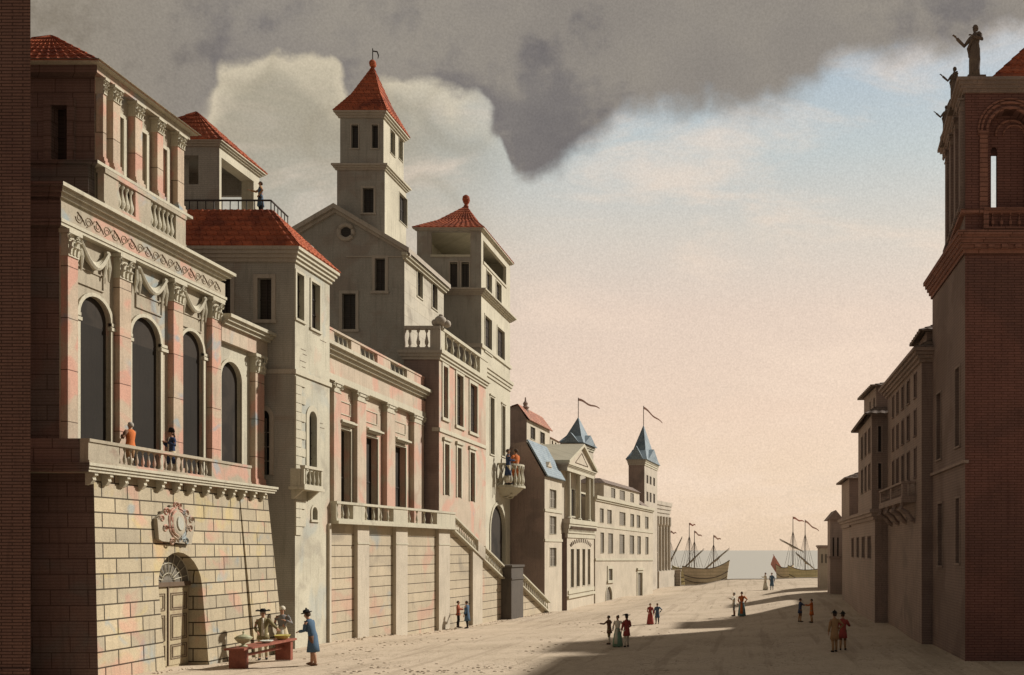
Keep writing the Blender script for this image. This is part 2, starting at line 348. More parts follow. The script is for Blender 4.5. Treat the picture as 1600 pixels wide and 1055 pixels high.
def arc_pts(h, n=12):
    r = (h['u1']-h['u0'])/2; uc = (h['u0']+h['u1'])/2; zs = h['z1']-r
    return [(uc - r*math.cos(math.pi*k/n), zs + r*math.sin(math.pi*k/n)) for k in range(n+1)]
def panel(mb, F, u0, u1, z0, z1, holes=(), d=0.0, inner=None):
    us = sorted(set([u0, u1]+[h[k] for h in holes for k in ('u0','u1')])); zs = sorted(set([z0, z1]+[h[k] for h in holes for k in ('z0','z1')]))
    us = [x for x in us if u0-1e-6 <= x <= u1+1e-6]; zs = [x for x in zs if z0-1e-6 <= x <= z1+1e-6]
    for i in range(len(us)-1):
        for j in range(len(zs)-1):
            uc = (us[i]+us[i+1])/2; zc = (zs[j]+zs[j+1])/2
            if any(h['u0'] < uc < h['u1'] and h['z0'] < zc < h['z1'] for h in holes): continue
            mb.face([F.p(us[i],zs[j],d), F.p(us[i+1],zs[j],d), F.p(us[i+1],zs[j+1],d), F.p(us[i],zs[j+1],d)])
    for h in holes:
        dep = h.get('dep', 0.25)
        if h.get('arch'):
            ap = arc_pts(h); cont = [(h['u0'], h['z0'])] + ap + [(h['u1'], h['z0'])]
            n = len(ap)//2; c1 = (h['u0'], h['z1']); c2 = (h['u1'], h['z1'])
            for k in range(n): mb.face([F.p(*c1, d), F.p(*ap[k], d), F.p(*ap[k+1], d)])
            for k in range(n, len(ap)-1): mb.face([F.p(*c2, d), F.p(*ap[k], d), F.p(*ap[k+1], d)])
        else: cont = [(h['u0'],h['z0']),(h['u0'],h['z1']),(h['u1'],h['z1']),(h['u1'],h['z0'])]
        h['cont'] = cont
        for k in range(len(cont)):
            a = cont[k]; b = cont[(k+1) % len(cont)]
            if inner: mb.face([F.p(*a,d), F.p(*b,d), inner(F.p(*b,d)), inner(F.p(*a,d))])
            else: mb.face([F.p(*a,d), F.p(*b,d), F.p(*b,d-dep), F.p(*a,d-dep)])

def hole(F, pxa, pxb, yt, yb, arch=False, dep=0.25, d=0.0, atfar=False):
    ref = pxb if atfar else pxa
    u0, z1 = F.uz(pxa, yt, d) if not atfar else (F.u(pxa, d), F.z(pxb, yt, d)); u1 = F.u(pxb, d); zb = F.z(ref, yb, d)
    if u1 < u0: u0, u1 = u1, u0
    return dict(u0=u0, u1=u1, z0=zb, z1=z1, arch=arch, dep=dep)

def window(root, F, h, frame=0.12, proud=0.05, fm='trim', pm='dark_pane', sill=True, name='window', bars=True, d=0.0, label=None, head=False):
    """pane part with its bars, moulded surround as a sub-part"""
    dep = h.get('dep', 0.25)
    mb = MB(); cont = h.get('cont') or ([(h['u0'],h['z0'])]+arc_pts(h)+[(h['u1'],h['z0'])] if h.get('arch') else [(h['u0'],h['z0']),(h['u0'],h['z1']),(h['u1'],h['z1']),(h['u1'],h['z0'])])
    mb.face([F.p(a, b, d-dep+0.02) for a, b in cont]); mb.face([F.p(a, b, d-dep-0.04) for a, b in cont])
    w = h['u1']-h['u0']; hh = h['z1']-h['z0']
    if bars:
        mb.mi = 1; um = (h['u0']+h['u1'])/2; t = 0.025
        F.box(mb, um-t, um+t, h['z0'], h['z1']-(w/2 if h.get('arch') else 0), d-dep+0.03, d-dep+0.07)
        k = max(2, int(round(hh/0.9)))
        for i in range(1, k): 
            z = h['z0'] + (hh-(w/2 if h.get('arch') else 0))*i/k
            F.box(mb, h['u0'], h['u1'], z-t, z+t, d-dep+0.03, d-dep+0.06)
    o = mb.build(name, [pm, 'iron' if pm == 'dark_pane' else 'grey_trim'], root)
    if frame:
        fb = MB(); f = frame
        if h.get('arch'):
            ap = arc_pts(h, 14); r = w/2; uc = (h['u0']+h['u1'])/2; zs = h['z1']-r
            ou = [(uc-(r+f)*math.cos(math.pi*k/14), zs+(r+f)*math.sin(math.pi*k/14)) for k in range(15)]
            for k in range(14):
                a, b, c, e = ap[k], ap[k+1], ou[k+1], ou[k]
                fb.hexa([F.p(*a,d-0.02),F.p(*b,d-0.02),F.p(*c,d-0.02),F.p(*e,d-0.02),F.p(*a,d+proud),F.p(*b,d+proud),F.p(*c,d+proud),F.p(*e,d+proud)])
            F.box(fb, h['u0']-f, h['u0'], h['z0'], zs-0.001, d-0.02, d+proud); F.box(fb, h['u1'], h['u1']+f, h['z0'], zs-0.001, d-0.02, d+proud)
        else:
            F.box(fb, h['u0']-f, h['u0'], h['z0'], h['z1']+f, d-0.02, d+proud); F.box(fb, h['u1'], h['u1']+f, h['z0'], h['z1']+f, d-0.02, d+proud)
            F.box(fb, h['u0'], h['u1'], h['z1'], h['z1']+f, d-0.02, d+proud-0.003)
            if head: F.box(fb, h['u0']-f*1.6, h['u1']+f*1.6, h['z1']+f+0.01, h['z1']+f*1.9, d-0.02, d+proud*2.6)
        if sill: F.box(fb, h['u0']-f*1.3, h['u1']+f*1.3, h['z0']-f*0.9, h['z0']-0.002, d-0.02, d+proud*1.8)
        fb.build(name+'_frame' if name != 'window' else 'window_frame', fm, o)
    return o

def body(root, F, G, W, z0, z1, holesF=(), holesG=(), wm='cream', gm=None, L=None, z1g=None, name='wall'):
    """a closed block: street face, end face, plain rest"""
    L = L or F.L; mb = MB()
    panel(mb, F, 0, L, z0, z1, holesF)
    mb.mi = 1 if gm else 0  # left-row end faces take a darker material, shade put into the colour
    panel(mb, G, 0, W, z0, z1, holesG)
    a = F.p(0,0); b = F.p(L,0); c = G.p(W,0); e = b + (c-a)
    q = lambda v, z, sl=0: Vector((v.x, v.y, z+sl))
    sl = F.slope*L
    mb.face([q(b,z0), q(e,z0), q(e,z1,sl), q(b,z1,sl)] if not sl else [Vector((b.x,b.y,z0)), Vector((e.x,e.y,z0)), Vector((e.x,e.y,z1+sl)), Vector((b.x,b.y,z1+sl))])
    mb.face([Vector((c.x,c.y,z0)), Vector((e.x,e.y,z0)), Vector((e.x,e.y,z1+sl)), Vector((c.x,c.y,z1))])
    mb.face([Vector((a.x,a.y,z1)), Vector((b.x,b.y,z1+sl)), Vector((e.x,e.y,z1+sl)), Vector((c.x,c.y,z1))])
    mb.face([Vector((a.x,a.y,z0)), Vector((b.x,b.y,z0)), Vector((e.x,e.y,z0)), Vector((c.x,c.y,z0))])
    return mb.build(name, [wm, gm] if gm else wm, root)

GM = [None]  # darker trim for viewer-facing ends, with their shade in the colour
def trimmed(a): return [a, GM[0]] if GM[0] else a
def band(mb, F, G, W, z0, z1, d, L=None, ret=True, din=-0.05):
    """a moulding wrapped round the street face and the end face"""
    L = L or F.L
    e = d if ret else 0
    out = [F.p(L+e, z0, d), F.p(0, z0, d)+Vector((G.N.x, G.N.y, 0))*d, G.p(W+e, z0, d)]
    inn = [G.p(W+e, z0, din), F.p(0, z0, din)+Vector((G.N.x, G.N.y, 0))*din, F.p(L+e, z0, din)]
    lo = out+inn; n = len(lo); i = len(mb.v); h = z1-z0
    for qi, quad in enumerate(((0,1,4,5),(1,2,3,4))):
        mb.mi = qi if GM[0] else 0
        mb.hexa([lo[k] for k in quad]+[lo[k]+Vector((0,0,h)) for k in quad])
def cornice(root, F, G, W, z0, z1, d, mt='trim', L=None, steps=3, name='cornice', ret=True, gm=None):
    mb = MB(); h = (z1-z0)/steps
    for i in range(steps): band(mb, F, G, W, z0+h*i+0.002, z0+h*(i+1), d*(i+1)/steps, L, ret)
    return mb.build(name, trimmed(mt), root)
def fband(mb, F, u0, u1, z0, z1, d): F.box(mb, u0, u1, z0, z1, -0.05, d)

BAL = {}
def baluster_mesh(mt):
    if mt not in BAL:
        mb = MB(); mb.lathe((0,0,0), [(.15,0),(.15,.06),(.08,.09),(.16,.22),(.18,.32),(.11,.52),(.055,.70),(.06,.80),(.10,.85),(.14,.90),(.14,1.0)], 8)
        me = bpy.data.meshes.new('baluster'); me.from_pydata(mb.v, [], mb.f); me.materials.append(M[mt]); me.update()
        BAL[mt] = me
    return BAL[mt]
def baluster(root, p, h, mt, fat=1.0):
    o = bpy.data.objects.new('baluster', baluster_mesh(mt)); COL.objects.link(o); o.parent = root
    o.location = Vector(p)-Vector(root['_o']); o.scale = (h*0.62*fat, h*0.62*fat, h); o['_o'] = root['_o']
    return o
def balustrade(root, F, u0, u1, z0, z1, groups, d0=0.0, th=0.28, mt='trim', bmt='trim', ends=(0,0), slope=0.0, fat=1.0):
    """rail, plinth, solid piers; groups of (ua, ub, n) hold the balusters"""
    H = z1-z0; rt = H*0.13; pb = H*0.12
    mb = MB(); F.box(mb, u0-ends[0], u1+ends[1], z1-rt, z1, d0-th-0.05, d0+0.05)
    mb.build('rail', mt, root)
    mb = MB(); F.box(mb, u0-ends[0], u1+ends[1], z0, z0+pb, d0-th-0.03, d0+0.03)
    mb.build('plinth', mt, root)
    mb = MB(); cur = u0
    for ua, ub, n in groups:
        if ua > cur+0.02: F.box(mb, cur, ua, z0+pb+0.002, z1-rt-0.002, d0-th, d0)
        for k in range(n):
            uu = ua + (ub-ua)*(k+0.5)/n
            baluster(root, F.p(uu, z0+pb, d0-th/2), H-rt-pb, bmt, fat)
        cur = ub
    if cur < u1-0.02: F.box(mb, cur, u1, z0+pb+0.002, z1-rt-0.002, d0-th, d0)
    if mb.v: build_each(mb, 'pedestal', mt, root)

def scroll(mb, c, A, B, r, t, turns=1.25, n=14):
    """a flat spiral tube in the plane of A and B"""
    path = []
    for k in range(n+1):
        a = turns*2*math.pi*k/n; rr = r*(1-0.75*k/n); path.append(c + A*math.cos(a)*rr + B*math.sin(a)*rr)
    mb.tube(path, [t*(1-0.4*k/n) for k in range(n+1)], 4)

def pilaster(root, F, u0, u1, z0, z1, d=0.22, cap=0.6, base=0.35, style='leaf', mt='palace_pilaster', cm='trim', name='pilaster', d0=-0.02):
    w = u1-u0; mb = MB(); F.box(mb, u0, u1, z0+base, z1-cap, d0, d)
    F.box(mb, u0-w*0.12, u1+w*0.12, z0, z0+base*0.5, d0, d+0.10); F.box(mb, u0-w*0.06, u1+w*0.06, z0+base*0.5+.002, z0+base-.002, d0, d+0.05)
    o = mb.build(name, mt, root)
    mb = MB(); c0 = z1-cap
    F.box(mb, u0-w*.04, u1+w*.04, c0+0.002, c0+cap*0.08, d0, d+0.04)
    F.box(mb, u0+w*.02, u1-w*.02, c0+cap*.08+.002, z1-cap*.16, d0, d+0.01)
    F.box(mb, u0-w*.16, u1+w*.16, z1-cap*.16+.002, z1-0.004, d0, d+0.12)
    UV = Vector((F.U.x, F.U.y, 0)); Z = Vector((0,0,1)); NV = Vector((F.N.x, F.N.y, 0))
    if style == 'leaf':
        for row, (zz, k) in enumerate(((0.30, 3), (0.55, 2))):
            for i in range(k):
                uc = u0 + w*(i+0.5)/k; p0 = F.p(uc, c0+cap*(zz-0.22), d+0.02)
                mb.tube([p0, p0+Z*cap*.22+NV*.03, p0+Z*cap*.30+NV*.10, p0+Z*cap*.24+NV*.15], [w*.13, w*.12, w*.09, w*.04], 5)
        for uc, sg in ((u0+w*.02, -1), (u1-w*.02, 1)): scroll(mb, F.p(uc, z1-cap*.30, d+0.07), -UV*sg, Z, cap*.15, cap*.045)
    else:
        for uc, sg in ((u0, -1), (u1, 1)): scroll(mb, F.p(uc, z1-cap*.42, d+0.07), UV*sg, Z, cap*.32, cap*.09)
        F.box(mb, u0, u1, z1-cap*.45, z1-cap*.18, d, d+0.07)
    mb.build('capital', cm, o)
    return o

def tiled(mb, a, b, c, d, pitch=0.35, amp=0.05, th=0.06):
    """corrugated roof slope: eave a-b, ridge d-c"""
    a, b, c, d = map(Vector, (a, b, c, d)); n = max(3, int((b-a).length/pitch))
    nr = (b-a).cross(d-a);  nr = nr.normalized() if nr.length > 1e-6 else (b-a).cross(c-b).normalized()
    if nr.z < 0: nr = -nr
    K = n*4; lo = []; hi = []
    for k in range(K+1):
        t = k/K; off = nr*(amp*(0.5+0.5*math.sin(2*math.pi*t*n)))
        lo.append(a.lerp(b, t)+off); hi.append(d.lerp(c, t)+off*0.8)
    rows = 7
    for r in range(rows):
        t0 = r/rows; t1 = (r+1)/rows
        for k in range(K):
            s0 = nr*0.03; mb.face([lo[k].lerp(hi[k], t0)+s0, lo[k+1].lerp(hi[k+1], t0)+s0, lo[k+1].lerp(hi[k+1], t1), lo[k].lerp(hi[k], t1)])
            if r: mb.face([lo[k].lerp(hi[k], t0)+s0, lo[k+1].lerp(hi[k+1], t0)+s0, lo[k+1].lerp(hi[k+1], t0), lo[k].lerp(hi[k], t0)])
    mb.face([a-nr*th, b-nr*th, c-nr*th, d-nr*th])
    for k in range(K): mb.face([lo[k]+nr*0.03, lo[k+1]+nr*0.03, a.lerp(b, (k+1)/K)-nr*th, a.lerp(b, k/K)-nr*th])

def hip(root, base, apex, ridge=None, mt='roof_tile', name='roof', pitch=0.35, flare=0.0, amp=0.05):
    """hipped or pyramid roof over four eave corners (near street, far street, far back, near back)"""
    mb = MB(); A, B, C, D = [Vector(p) for p in base]; r0, r1 = (apex, apex) if ridge is None else ridge
    r0 = Vector(r0); r1 = Vector(r1)
    def slope(a, b, c, d):
        if flare:
            m1 = a.lerp(d, 0.45)-Vector((0,0,flare)); m2 = b.lerp(c, 0.45)-Vector((0,0,flare))
            tiled(mb, a, b, m2, m1, pitch, amp); tiled(mb, m1, m2, c, d, pitch*0.6, amp*0.6)
        else: tiled(mb, a, b, c, d, pitch, amp)
    slope(A, B, r1, r0); slope(B, C, r1, r1); slope(C, D, r0, r1); slope(D, A, r0, r0)
    o = mb.build(name, mt, root)
    return o
def ridge(root, p, q, r, mt='roof_tile'):
    mb = MB(); mb.tube([p, q], r, 6); return mb.build('ridge_cap', mt, root)
def corners(F, G, W, z, o, L=None):
    L = L or F.L; gn = Vector((G.N.x, G.N.y, 0)); gu = Vector((G.U.x, G.U.y, 0))
    fn = Vector((F.N.x, F.N.y, 0)); fu = Vector((F.U.x, F.U.y, 0))
    a = F.p(0, z); b = F.p(L, z)
    return [a+gn*o-gu*o, b-gu*o+fu*o, b+gu*(W+o)+fu*o, a+gu*(W+o)+gn*o]
B0 = -4.0      # foundations, well under the street
# ---------------------------------------------------------------- ground, quay, sea
def make_ground():
    mb = MB(); xs = [-400,-200,-100,-60,-45,-36]+[-32+1.5*i for i in range(36)]+[26,34,45,60,100,200,400]; ys = [-60,-20,5,15,22]+[26+2.0*i for i in range(68)]+[160.0]
    nx = len(xs)
    for y in ys:
        for x in xs:
            mb.v.append(Vector((x, y, ground_z(max(-30, min(20, x)), max(26, y)))))
    for j in range(len(ys)-1):
        for i in range(nx-1):
            a = j*nx+i; mb.f.append((a, a+1, a+nx+1, a+nx)); mb.m.append(0)
    o = mb.build('street', 'street', None, smooth=True); o['kind'] = 'structure'
    q = MB()      # quay edge: a coping and a wall down into the water
    xq = [-400,-60,-30]+[-24+2*i for i in range(26)]+[60,400]
    for a, b in zip(xq[:-1], xq[1:]):
        za = ground_z(max(-30,min(20,a)),160); zb = ground_z(max(-30,min(20,b)),160)
        q.hexa([(a,159.4,-14),(b,159.4,-14),(b,160.3,-14),(a,160.3,-14),(a,159.4,za+.08),(b,159.4,zb+.08),(b,160.3,zb+.08),(a,160.3,za+.08)])
    o = q.build('quay_edge', 'quay_stone'); o['kind'] = 'structure'
    w = MB(); w.face([(-6000,159.8,-2.9),(6000,159.8,-2.9),(9000,9000,-2.9),(-9000,9000,-2.9)])
    o = w.build('sea', 'sea'); o['kind'] = 'structure'

m = bpy.data.materials.new('street'); m.use_nodes = True; t = m.node_tree; t.nodes.clear(); K = NT(t)
pos = K.n('ShaderNodeNewGeometry').outputs['Position']
a1 = K.noise(pos, 0.18, 4, 0.6); a2 = K.noise(pos, 3.0, 4, 0.7); a3 = K.noise(pos, 14.0, 3, 0.8)
cc = K.ramp(K.m('ADD', K.m('MULTIPLY', a1, 0.5), K.m('MULTIPLY', a2, 0.5)), [(0.32, (0.37,0.30,0.215,1)), (0.5, (0.475,0.385,0.285,1)), (0.68, (0.53,0.435,0.33,1))])
cc = K.mix(1.0, cc, K.ramp(a3, [(0.3, (0.72,0.70,0.68,1)), (0.55, (1.05,1.05,1.05,1))]), 'MULTIPLY')
vo = K.n('ShaderNodeTexVoronoi'); vo.feature = 'DISTANCE_TO_EDGE'; K.put(vo.inputs['Vector'], pos); vo.inputs['Scale'].default_value = 2.6
rm = K.n('ShaderNodeMapping'); K.put(rm.inputs[0], pos); rm.inputs['Rotation'].default_value = (0,0,R(-6)); rm.inputs['Scale'].default_value = (1.3, 0.07, 1)
rut = K.mr(K.noise(rm.outputs[0], 1.0, 5, 0.6, 0.3), 0.53, 0.62); cc = K.mix(K.m('MULTIPLY', rut, 0.38), cc, (0.26,0.20,0.14,1))
cob = K.m('MULTIPLY', K.mr(vo.outputs['Distance'], 0.0, 0.07, 1.0, 0.0), K.mr(K.noise(pos, 0.35, 2, 0.5), 0.47, 0.6))
cc = K.mix(K.m('MULTIPLY', cob, 0.55), cc, (0.13,0.095,0.065,1))
bs = K.n('ShaderNodeBsdfPrincipled'); K.put(bs.inputs['Base Color'], cc); bs.inputs['Roughness'].default_value = 0.95; bs.inputs['Specular IOR Level'].default_value = 0.1
bp = K.n('ShaderNodeBump'); bp.inputs['Strength'].default_value = 0.5; bp.inputs['Distance'].default_value = 0.05; K.put(bp.inputs['Height'], a2); K.put(bs.inputs['Normal'], bp.outputs[0])
t.links.new(bs.outputs[0], K.n('ShaderNodeOutputMaterial').inputs[0]); M['street'] = m
m = bpy.data.materials.new('sea'); m.use_nodes = True; t = m.node_tree; t.nodes.clear(); K = NT(t)
pos = K.n('ShaderNodeNewGeometry').outputs['Position']
mp = K.n('ShaderNodeVectorMath', operation='MULTIPLY'); K.put(mp.inputs[0], pos); mp.inputs[1].default_value = (0.25, 0.6, 1)
bs = K.n('ShaderNodeBsdfPrincipled'); bs.inputs['Base Color'].default_value = (0.34,0.33,0.28,1); bs.inputs['Roughness'].default_value = 0.38
bp = K.n('ShaderNodeBump'); bp.inputs['Strength'].default_value = 0.5; bp.inputs['Distance'].default_value = 0.3; K.put(bp.inputs['Height'], K.noise(mp.outputs[0], 1.2, 4, 0.6)); K.put(bs.inputs['Normal'], bp.outputs[0])
t.links.new(bs.outputs[0], K.n('ShaderNodeOutputMaterial').inputs[0]); M['sea'] = m
make_ground()

def zof(py, Y): return EYE+(VY-py)/FP*Y
def tall(F, px, yt, yb): return F.z(px, yt), F.z(px, yb)

# ================================================================= foreground pier at the left margin
o = thing('brick_pier', 'dark brown banded brick pier rising out of view along the left margin', 'pier', (-23.5, 29, 0))
mb = MB(); mb.prism([(-23.5,29),(-26.0,31.1),(-32,31.1),(-32,29)], B0, 26); mb.build('shaft', 'pier_brick', o)
mb = MB(); mb.prism([(-23.45,28.9),(-26.0,31.12),(-32,31.12),(-32,28.9)], B0+0.01, 0.9); mb.build('base', 'pier_brick', o)

# ================================================================= palace
pal = thing('palace', 'ornate stone palace with arched loggia, scrolled frieze and battered block base', 'palace', (-23.8, 32.2, 0))
zt = 7.57; kb = 0.085
Fb = Fac((-23.8, 32.2), (0,1), (1,0), batter=kb, zt=zt); Fb.L = 11.5
off = kb*(zt-B0)
hd = hole(Fb, 243, 306, 863, 1046, arch=True)
hd['z0'] = -0.3
mb = MB(); XD = -24.02
panel(mb, Fb, 0, Fb.L, B0, zt, [hd], inner=lambda p: Vector((XD, p.y, p.z)))
cb = Fb.p(0,B0)+Vector((0,-off,0)); mb.face([Fb.p(0,zt), Fb.p(0,B0), cb])
mb.mi = 1; mb.face([Fb.p(0,zt), cb, (-36,32.2-off,B0), (-36,32.2,zt)])
mb.mi = 0; mb.face([Fb.p(Fb.L,zt), Fb.p(Fb.L,B0), (-36,43.7,B0), (-36,43.7,zt)]); mb.face([Fb.p(0,zt), Fb.p(Fb.L,zt), (-36,43.7,zt), (-36,32.2,zt)])
mb.build('basement_wall', ['cream_block', 'palace_shade'], pal)
# battered corner buttress at the far end
mb = MB(); ub = Fb.u(376)
for (a, b) in ((ub, Fb.L+0.02),):
    P = [Fb.p(a, B0, .18), Fb.p(b, B0, .30), Fb.p(b, B0, -.5), Fb.p(a, B0, -.5), Fb.p(a, zt-.05, .03), Fb.p(b, zt-.05, .05), Fb.p(b, zt-.05, -.5), Fb.p(a, zt-.05, -.5)]
    mb.hexa(P)
mb.build('corner_buttress', 'cream_block', pal)
# door and fanlight
us, zs_ = (hd['u0']+hd['u1'])/2, hd['z1']-(hd['u1']-hd['u0'])/2
Fd = Fac((XD, 32.2), (0,1), (1,0)); zg = 0.0
door = MB(); cw = (hd['u1']-hd['u0'])/2
panel(door, Fd, hd['u0']-.02, hd['u1']+.02, -0.4, zs_)
for k in (0,1):
    a = hd['u0']+0.05+k*cw; b = a+cw-0.1; n = 3; Ht = zs_-0.1
    Fd.box(door, a, b, 0.0, Ht, 0, 0.03)
o = door.build('door', 'door_wood', pal)
mb = MB()
for k in (0,1):
    a = hd['u0']+0.05+k*cw; b = a+cw-0.1; Ht = zs_-0.1
    zz = [0.15, 0.95, 2.2, Ht-0.1]
    for z0, z1 in zip(zz[:-1], zz[1:]):
        for ins in (0.13, 0.24):
            A, B, C, D = a+ins, b-ins, z0+ins*.7, z1-ins*.7
            if B-A < .1: continue
            for bx in ((A,B,C,C+.03),(A,B,D-.03,D),(A,A+.03,C+.03,D-.03),(B-.03,B,C+.03,D-.03)): Fd.box(mb, *bx, .02, .055)
um = (hd['u0']+hd['u1'])/2; Fd.box(mb, um-.03, um+.03, 0, zs_, .02, .07)
mb.build('door_moulding', 'door_line', o)
mb = MB(); Fd.box(mb, hd['u0'], hd['u1'], zs_-.02, zs_+.16, 0, .10); mb.build('door_lintel', 'door_line', pal)
mb = MB(); mb.face([Fd.p(a, b, .02) for a, b in arc_pts(hd)])
fl = mb.build('fanlight', 'grey_pane', pal)
mb = MB(); r = cw
for k in range(1, 10):
    a = math.pi*k/10; c = Vector((0,0)); mb.tube([Fd.p(um-math.cos(a)*.25*r, zs_+.16+math.sin(a)*.2*r, .05), Fd.p(um-math.cos(a)*r*.98, zs_+math.sin(a)*r*.98, .05)], .022, 4)
for q in (.3, .62, .95): mb.tube([Fd.p(um-math.cos(math.pi*k/16)*q*r, zs_+.14+math.sin(math.pi*k/16)*q*r*.93, .05) for k in range(17)], .022, 4)
mb.build('glazing_bars', 'trim', fl)
# cartouche
ca = MB(); cu, cz = Fb.uz(270, 822); 
Fc = Fac((-23.8+0.02, 32.2), (0,1), (1,0), batter=kb, zt=zt)
poly = [(-1.35,-.62),(-1.15,-.72),(.95,-.85),(1.15,-.35),(1.35,.15),(1.1,.55),(.5,.85),(0,.95),(-.5,.8),(-1.0,.5),(-1.35,.3)]
s = 0.88
for A in (1.0,):
    lo = [Fc.p(cu+a*s, cz+b*s, 0) for a, b in poly]; hi = [Fc.p(cu+a*s, cz+b*s, .16) for a, b in poly]; ca.ring([lo, hi])
sh = [(.62*math.sin(t_)*(.92 if math.cos(t_) > 0 else 1-.25*abs(math.cos(t_))), .72*math.cos(t_)) for t_ in [2*math.pi*k/20 for k in range(20)]]
ca.ring([[Fc.p(cu+.05+a*s, cz+.1+b*s, .1) for a, b in sh], [Fc.p(cu+.05+a*s*.93, cz+.1+b*s*.93, .20) for a, b in sh], [Fc.p(cu+.05+a*s*.62, cz+.1+b*s*.66, .25) for a, b in sh]])
o = ca.build('cartouche', 'palace_stone', pal)
mb = MB(); UY = Vector((0,1,0)); UZ = Vector((0,0,1))
mb.ring([[Fc.p(cu+.05+.27*math.cos(t_)*s, cz+.1+.38*math.sin(t_)*s, .2) for t_ in [2*math.pi*k/16 for k in range(16)]], [Fc.p(cu+.05+.22*math.cos(t_)*s, cz+.1+.32*math.sin(t_)*s, .30) for t_ in [2*math.pi*k/16 for k in range(16)]]])
mb.build('oval_boss', 'cool_render', o)
mb = MB()
for a, b, r_, sg in ((-.75,.62,.22,1),(.8,.6,.22,-1),(-.95,-.15,.2,1),(1.0,-.1,.2,-1),(-.5,-.75,.2,1),(.6,-.72,.2,-1),(0,.95,.2,1),(.3,.95,.16,-1),(0.05,-.65,.16,1),(-1.15,.3,.18,-1),(1.15,.3,.2,1)):
    scroll(mb, Fc.p(cu+a*s*.92, cz+b*s, .17), UY*sg, UZ, r_*s*.95, .05)
for sg in (-1, 1):
    for k_, (r1_, r2_) in enumerate(((.50,.60),(.66,.74))):
        mb.tube([Fc.p(cu+.05+sg*(r1_+.05*math.sin(3.1*t_))*math.sin(t_)*s, cz+.1+r2_*math.cos(t_)*s, .20-.03*k_) for t_ in [math.pi*(.06+.88*j/12) for j in range(13)]], [.03+.03*abs(math.sin(j)) for j in range(13)], 5)
mb.build('scrollwork', 'palace_pilaster', o)
# balcony
GM[0] = 'palace_shade'
Fy = Fac((-23.47, 31.5), (0,1), (1,0)); Fy.L = 12.25; Gy = Fac((-23.47, 31.5), (-1,0), (0,-1))
zr, zp, zm = zof(685,31.5), zof(723,31.5), zt
mb = MB(); mb.prism([(-23.42,31.45),(-23.42,43.75),(-36,43.75),(-36,31.45)], zm+.003, zp-.004); mb.build('balcony_slab', 'palace_stone', pal)
cornice(pal, Fy, Gy, 10, zm+.0, zp-.002, .17, 'trim', steps=3, name='balcony_moulding')
ua, ub_ = Fy.u(186), Fy.u(331)
balustrade(pal, Fy, 0, Fy.u(392), zp, zr, [(ua, ub_, 17)], 0, .3, 'palace_stone', 'palace_stone', fat=.9)
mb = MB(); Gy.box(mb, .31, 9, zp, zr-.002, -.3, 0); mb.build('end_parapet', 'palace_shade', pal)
mb = MB(); 
for pxc in (146,170,197,226,254,279,301,325,348,365,381,397,412):
    u_ = Fy.u(pxc, -.1); con = [(-.34,zm),(.0,zm),(.02,zm-.10),(-.08,zm-.16),(-.05,zm-.26),(-.16,zm-.40),(-.34,zm-.45)]
    mb.ring([[Fy.p(u_-.08, z_, d_) for d_, z_ in con], [Fy.p(u_+.08, z_, d_) for d_, z_ in con]])
    if pxc in (170,): pass
build_each(mb, 'console', 'trim', pal)
# arcade storey
Fa = Fac((-25.2, 32.4), (0,1), (1,0)); Ga = Fac((-25.2, 32.4), (-1,0), (0,-1)); Fa.L = 9.5; LW = 13.45
z_ct, z_ft, z_fb, z_ab = zof(285,31.9), zof(313,32.1), zof(345,32.2), zof(356,32.4)
hs = [hole(Fa,123,171,455,720,True,.16), hole(Fa,204,249,488,740,True,.16), hole(Fa,281,316,511,760,True,.16)]
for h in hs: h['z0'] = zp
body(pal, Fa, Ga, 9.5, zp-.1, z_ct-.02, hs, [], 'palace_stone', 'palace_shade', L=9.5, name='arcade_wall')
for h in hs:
    o = window(pal, Fa, h, .14, .07, 'trim', 'dark_hall', False, 'archway', bars=False)  # shallow dark sheet, the loggia's inner shade put into its colour
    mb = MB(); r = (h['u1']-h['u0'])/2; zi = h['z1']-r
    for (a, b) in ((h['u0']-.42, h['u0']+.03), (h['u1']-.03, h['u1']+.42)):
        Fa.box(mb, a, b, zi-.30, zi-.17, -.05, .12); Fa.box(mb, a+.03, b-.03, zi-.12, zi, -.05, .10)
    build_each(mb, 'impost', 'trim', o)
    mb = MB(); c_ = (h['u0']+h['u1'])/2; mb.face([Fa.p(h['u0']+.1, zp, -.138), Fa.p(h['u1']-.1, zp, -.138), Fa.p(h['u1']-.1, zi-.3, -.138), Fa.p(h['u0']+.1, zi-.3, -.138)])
    mb.build('inner_shade', 'inner_dark', o)  # flat dark sheet painted as shade within the arch, no real door
for pa, pb in ((95,111),(177,195),(262,277),(323,337)):
    pilaster(pal, Fa, Fa.u(pa), Fa.u(pb), zp, z_ab-.01, .26, .98, .5)
mb = MB(); band(mb, Fa, Ga, 9, z_ab, z_fb, .30, 9.5); band(mb, Fa, Ga, 9, z_ab+.12, z_fb+.06, .34, 9.5); mb.build('architrave', trimmed('trim'), pal)
mb = MB(); band(mb, Fa, Ga, 9, z_fb+.062, z_ft, .28, 9.5); fr = mb.build('frieze', trimmed('palace_stone'), pal)
cornice(pal, Fa, Ga, 9, z_ft+.001, z_ct, .62, 'trim', 9.5, 4)
mb = MB(); zf = (z_fb+z_ft)/2+.03; n = 19
for k in range(n):
    u_ = .35+(9.0)*(k+.5)/n; sg = 1 if k % 2 else -1
    scroll(mb, Fa.p(u_, zf, .285), UY*sg, UZ*sg, .20, .022, 1.5, 14); mb.tube([Fa.p(u_-.1, zf-.2*sg, .30), Fa.p(u_+.2, zf+.02*sg, .29), Fa.p(u_+.30, zf+.17*sg, .285)], .020, 4)
mb.build('scroll_ornament', 'cartouche_line', fr)
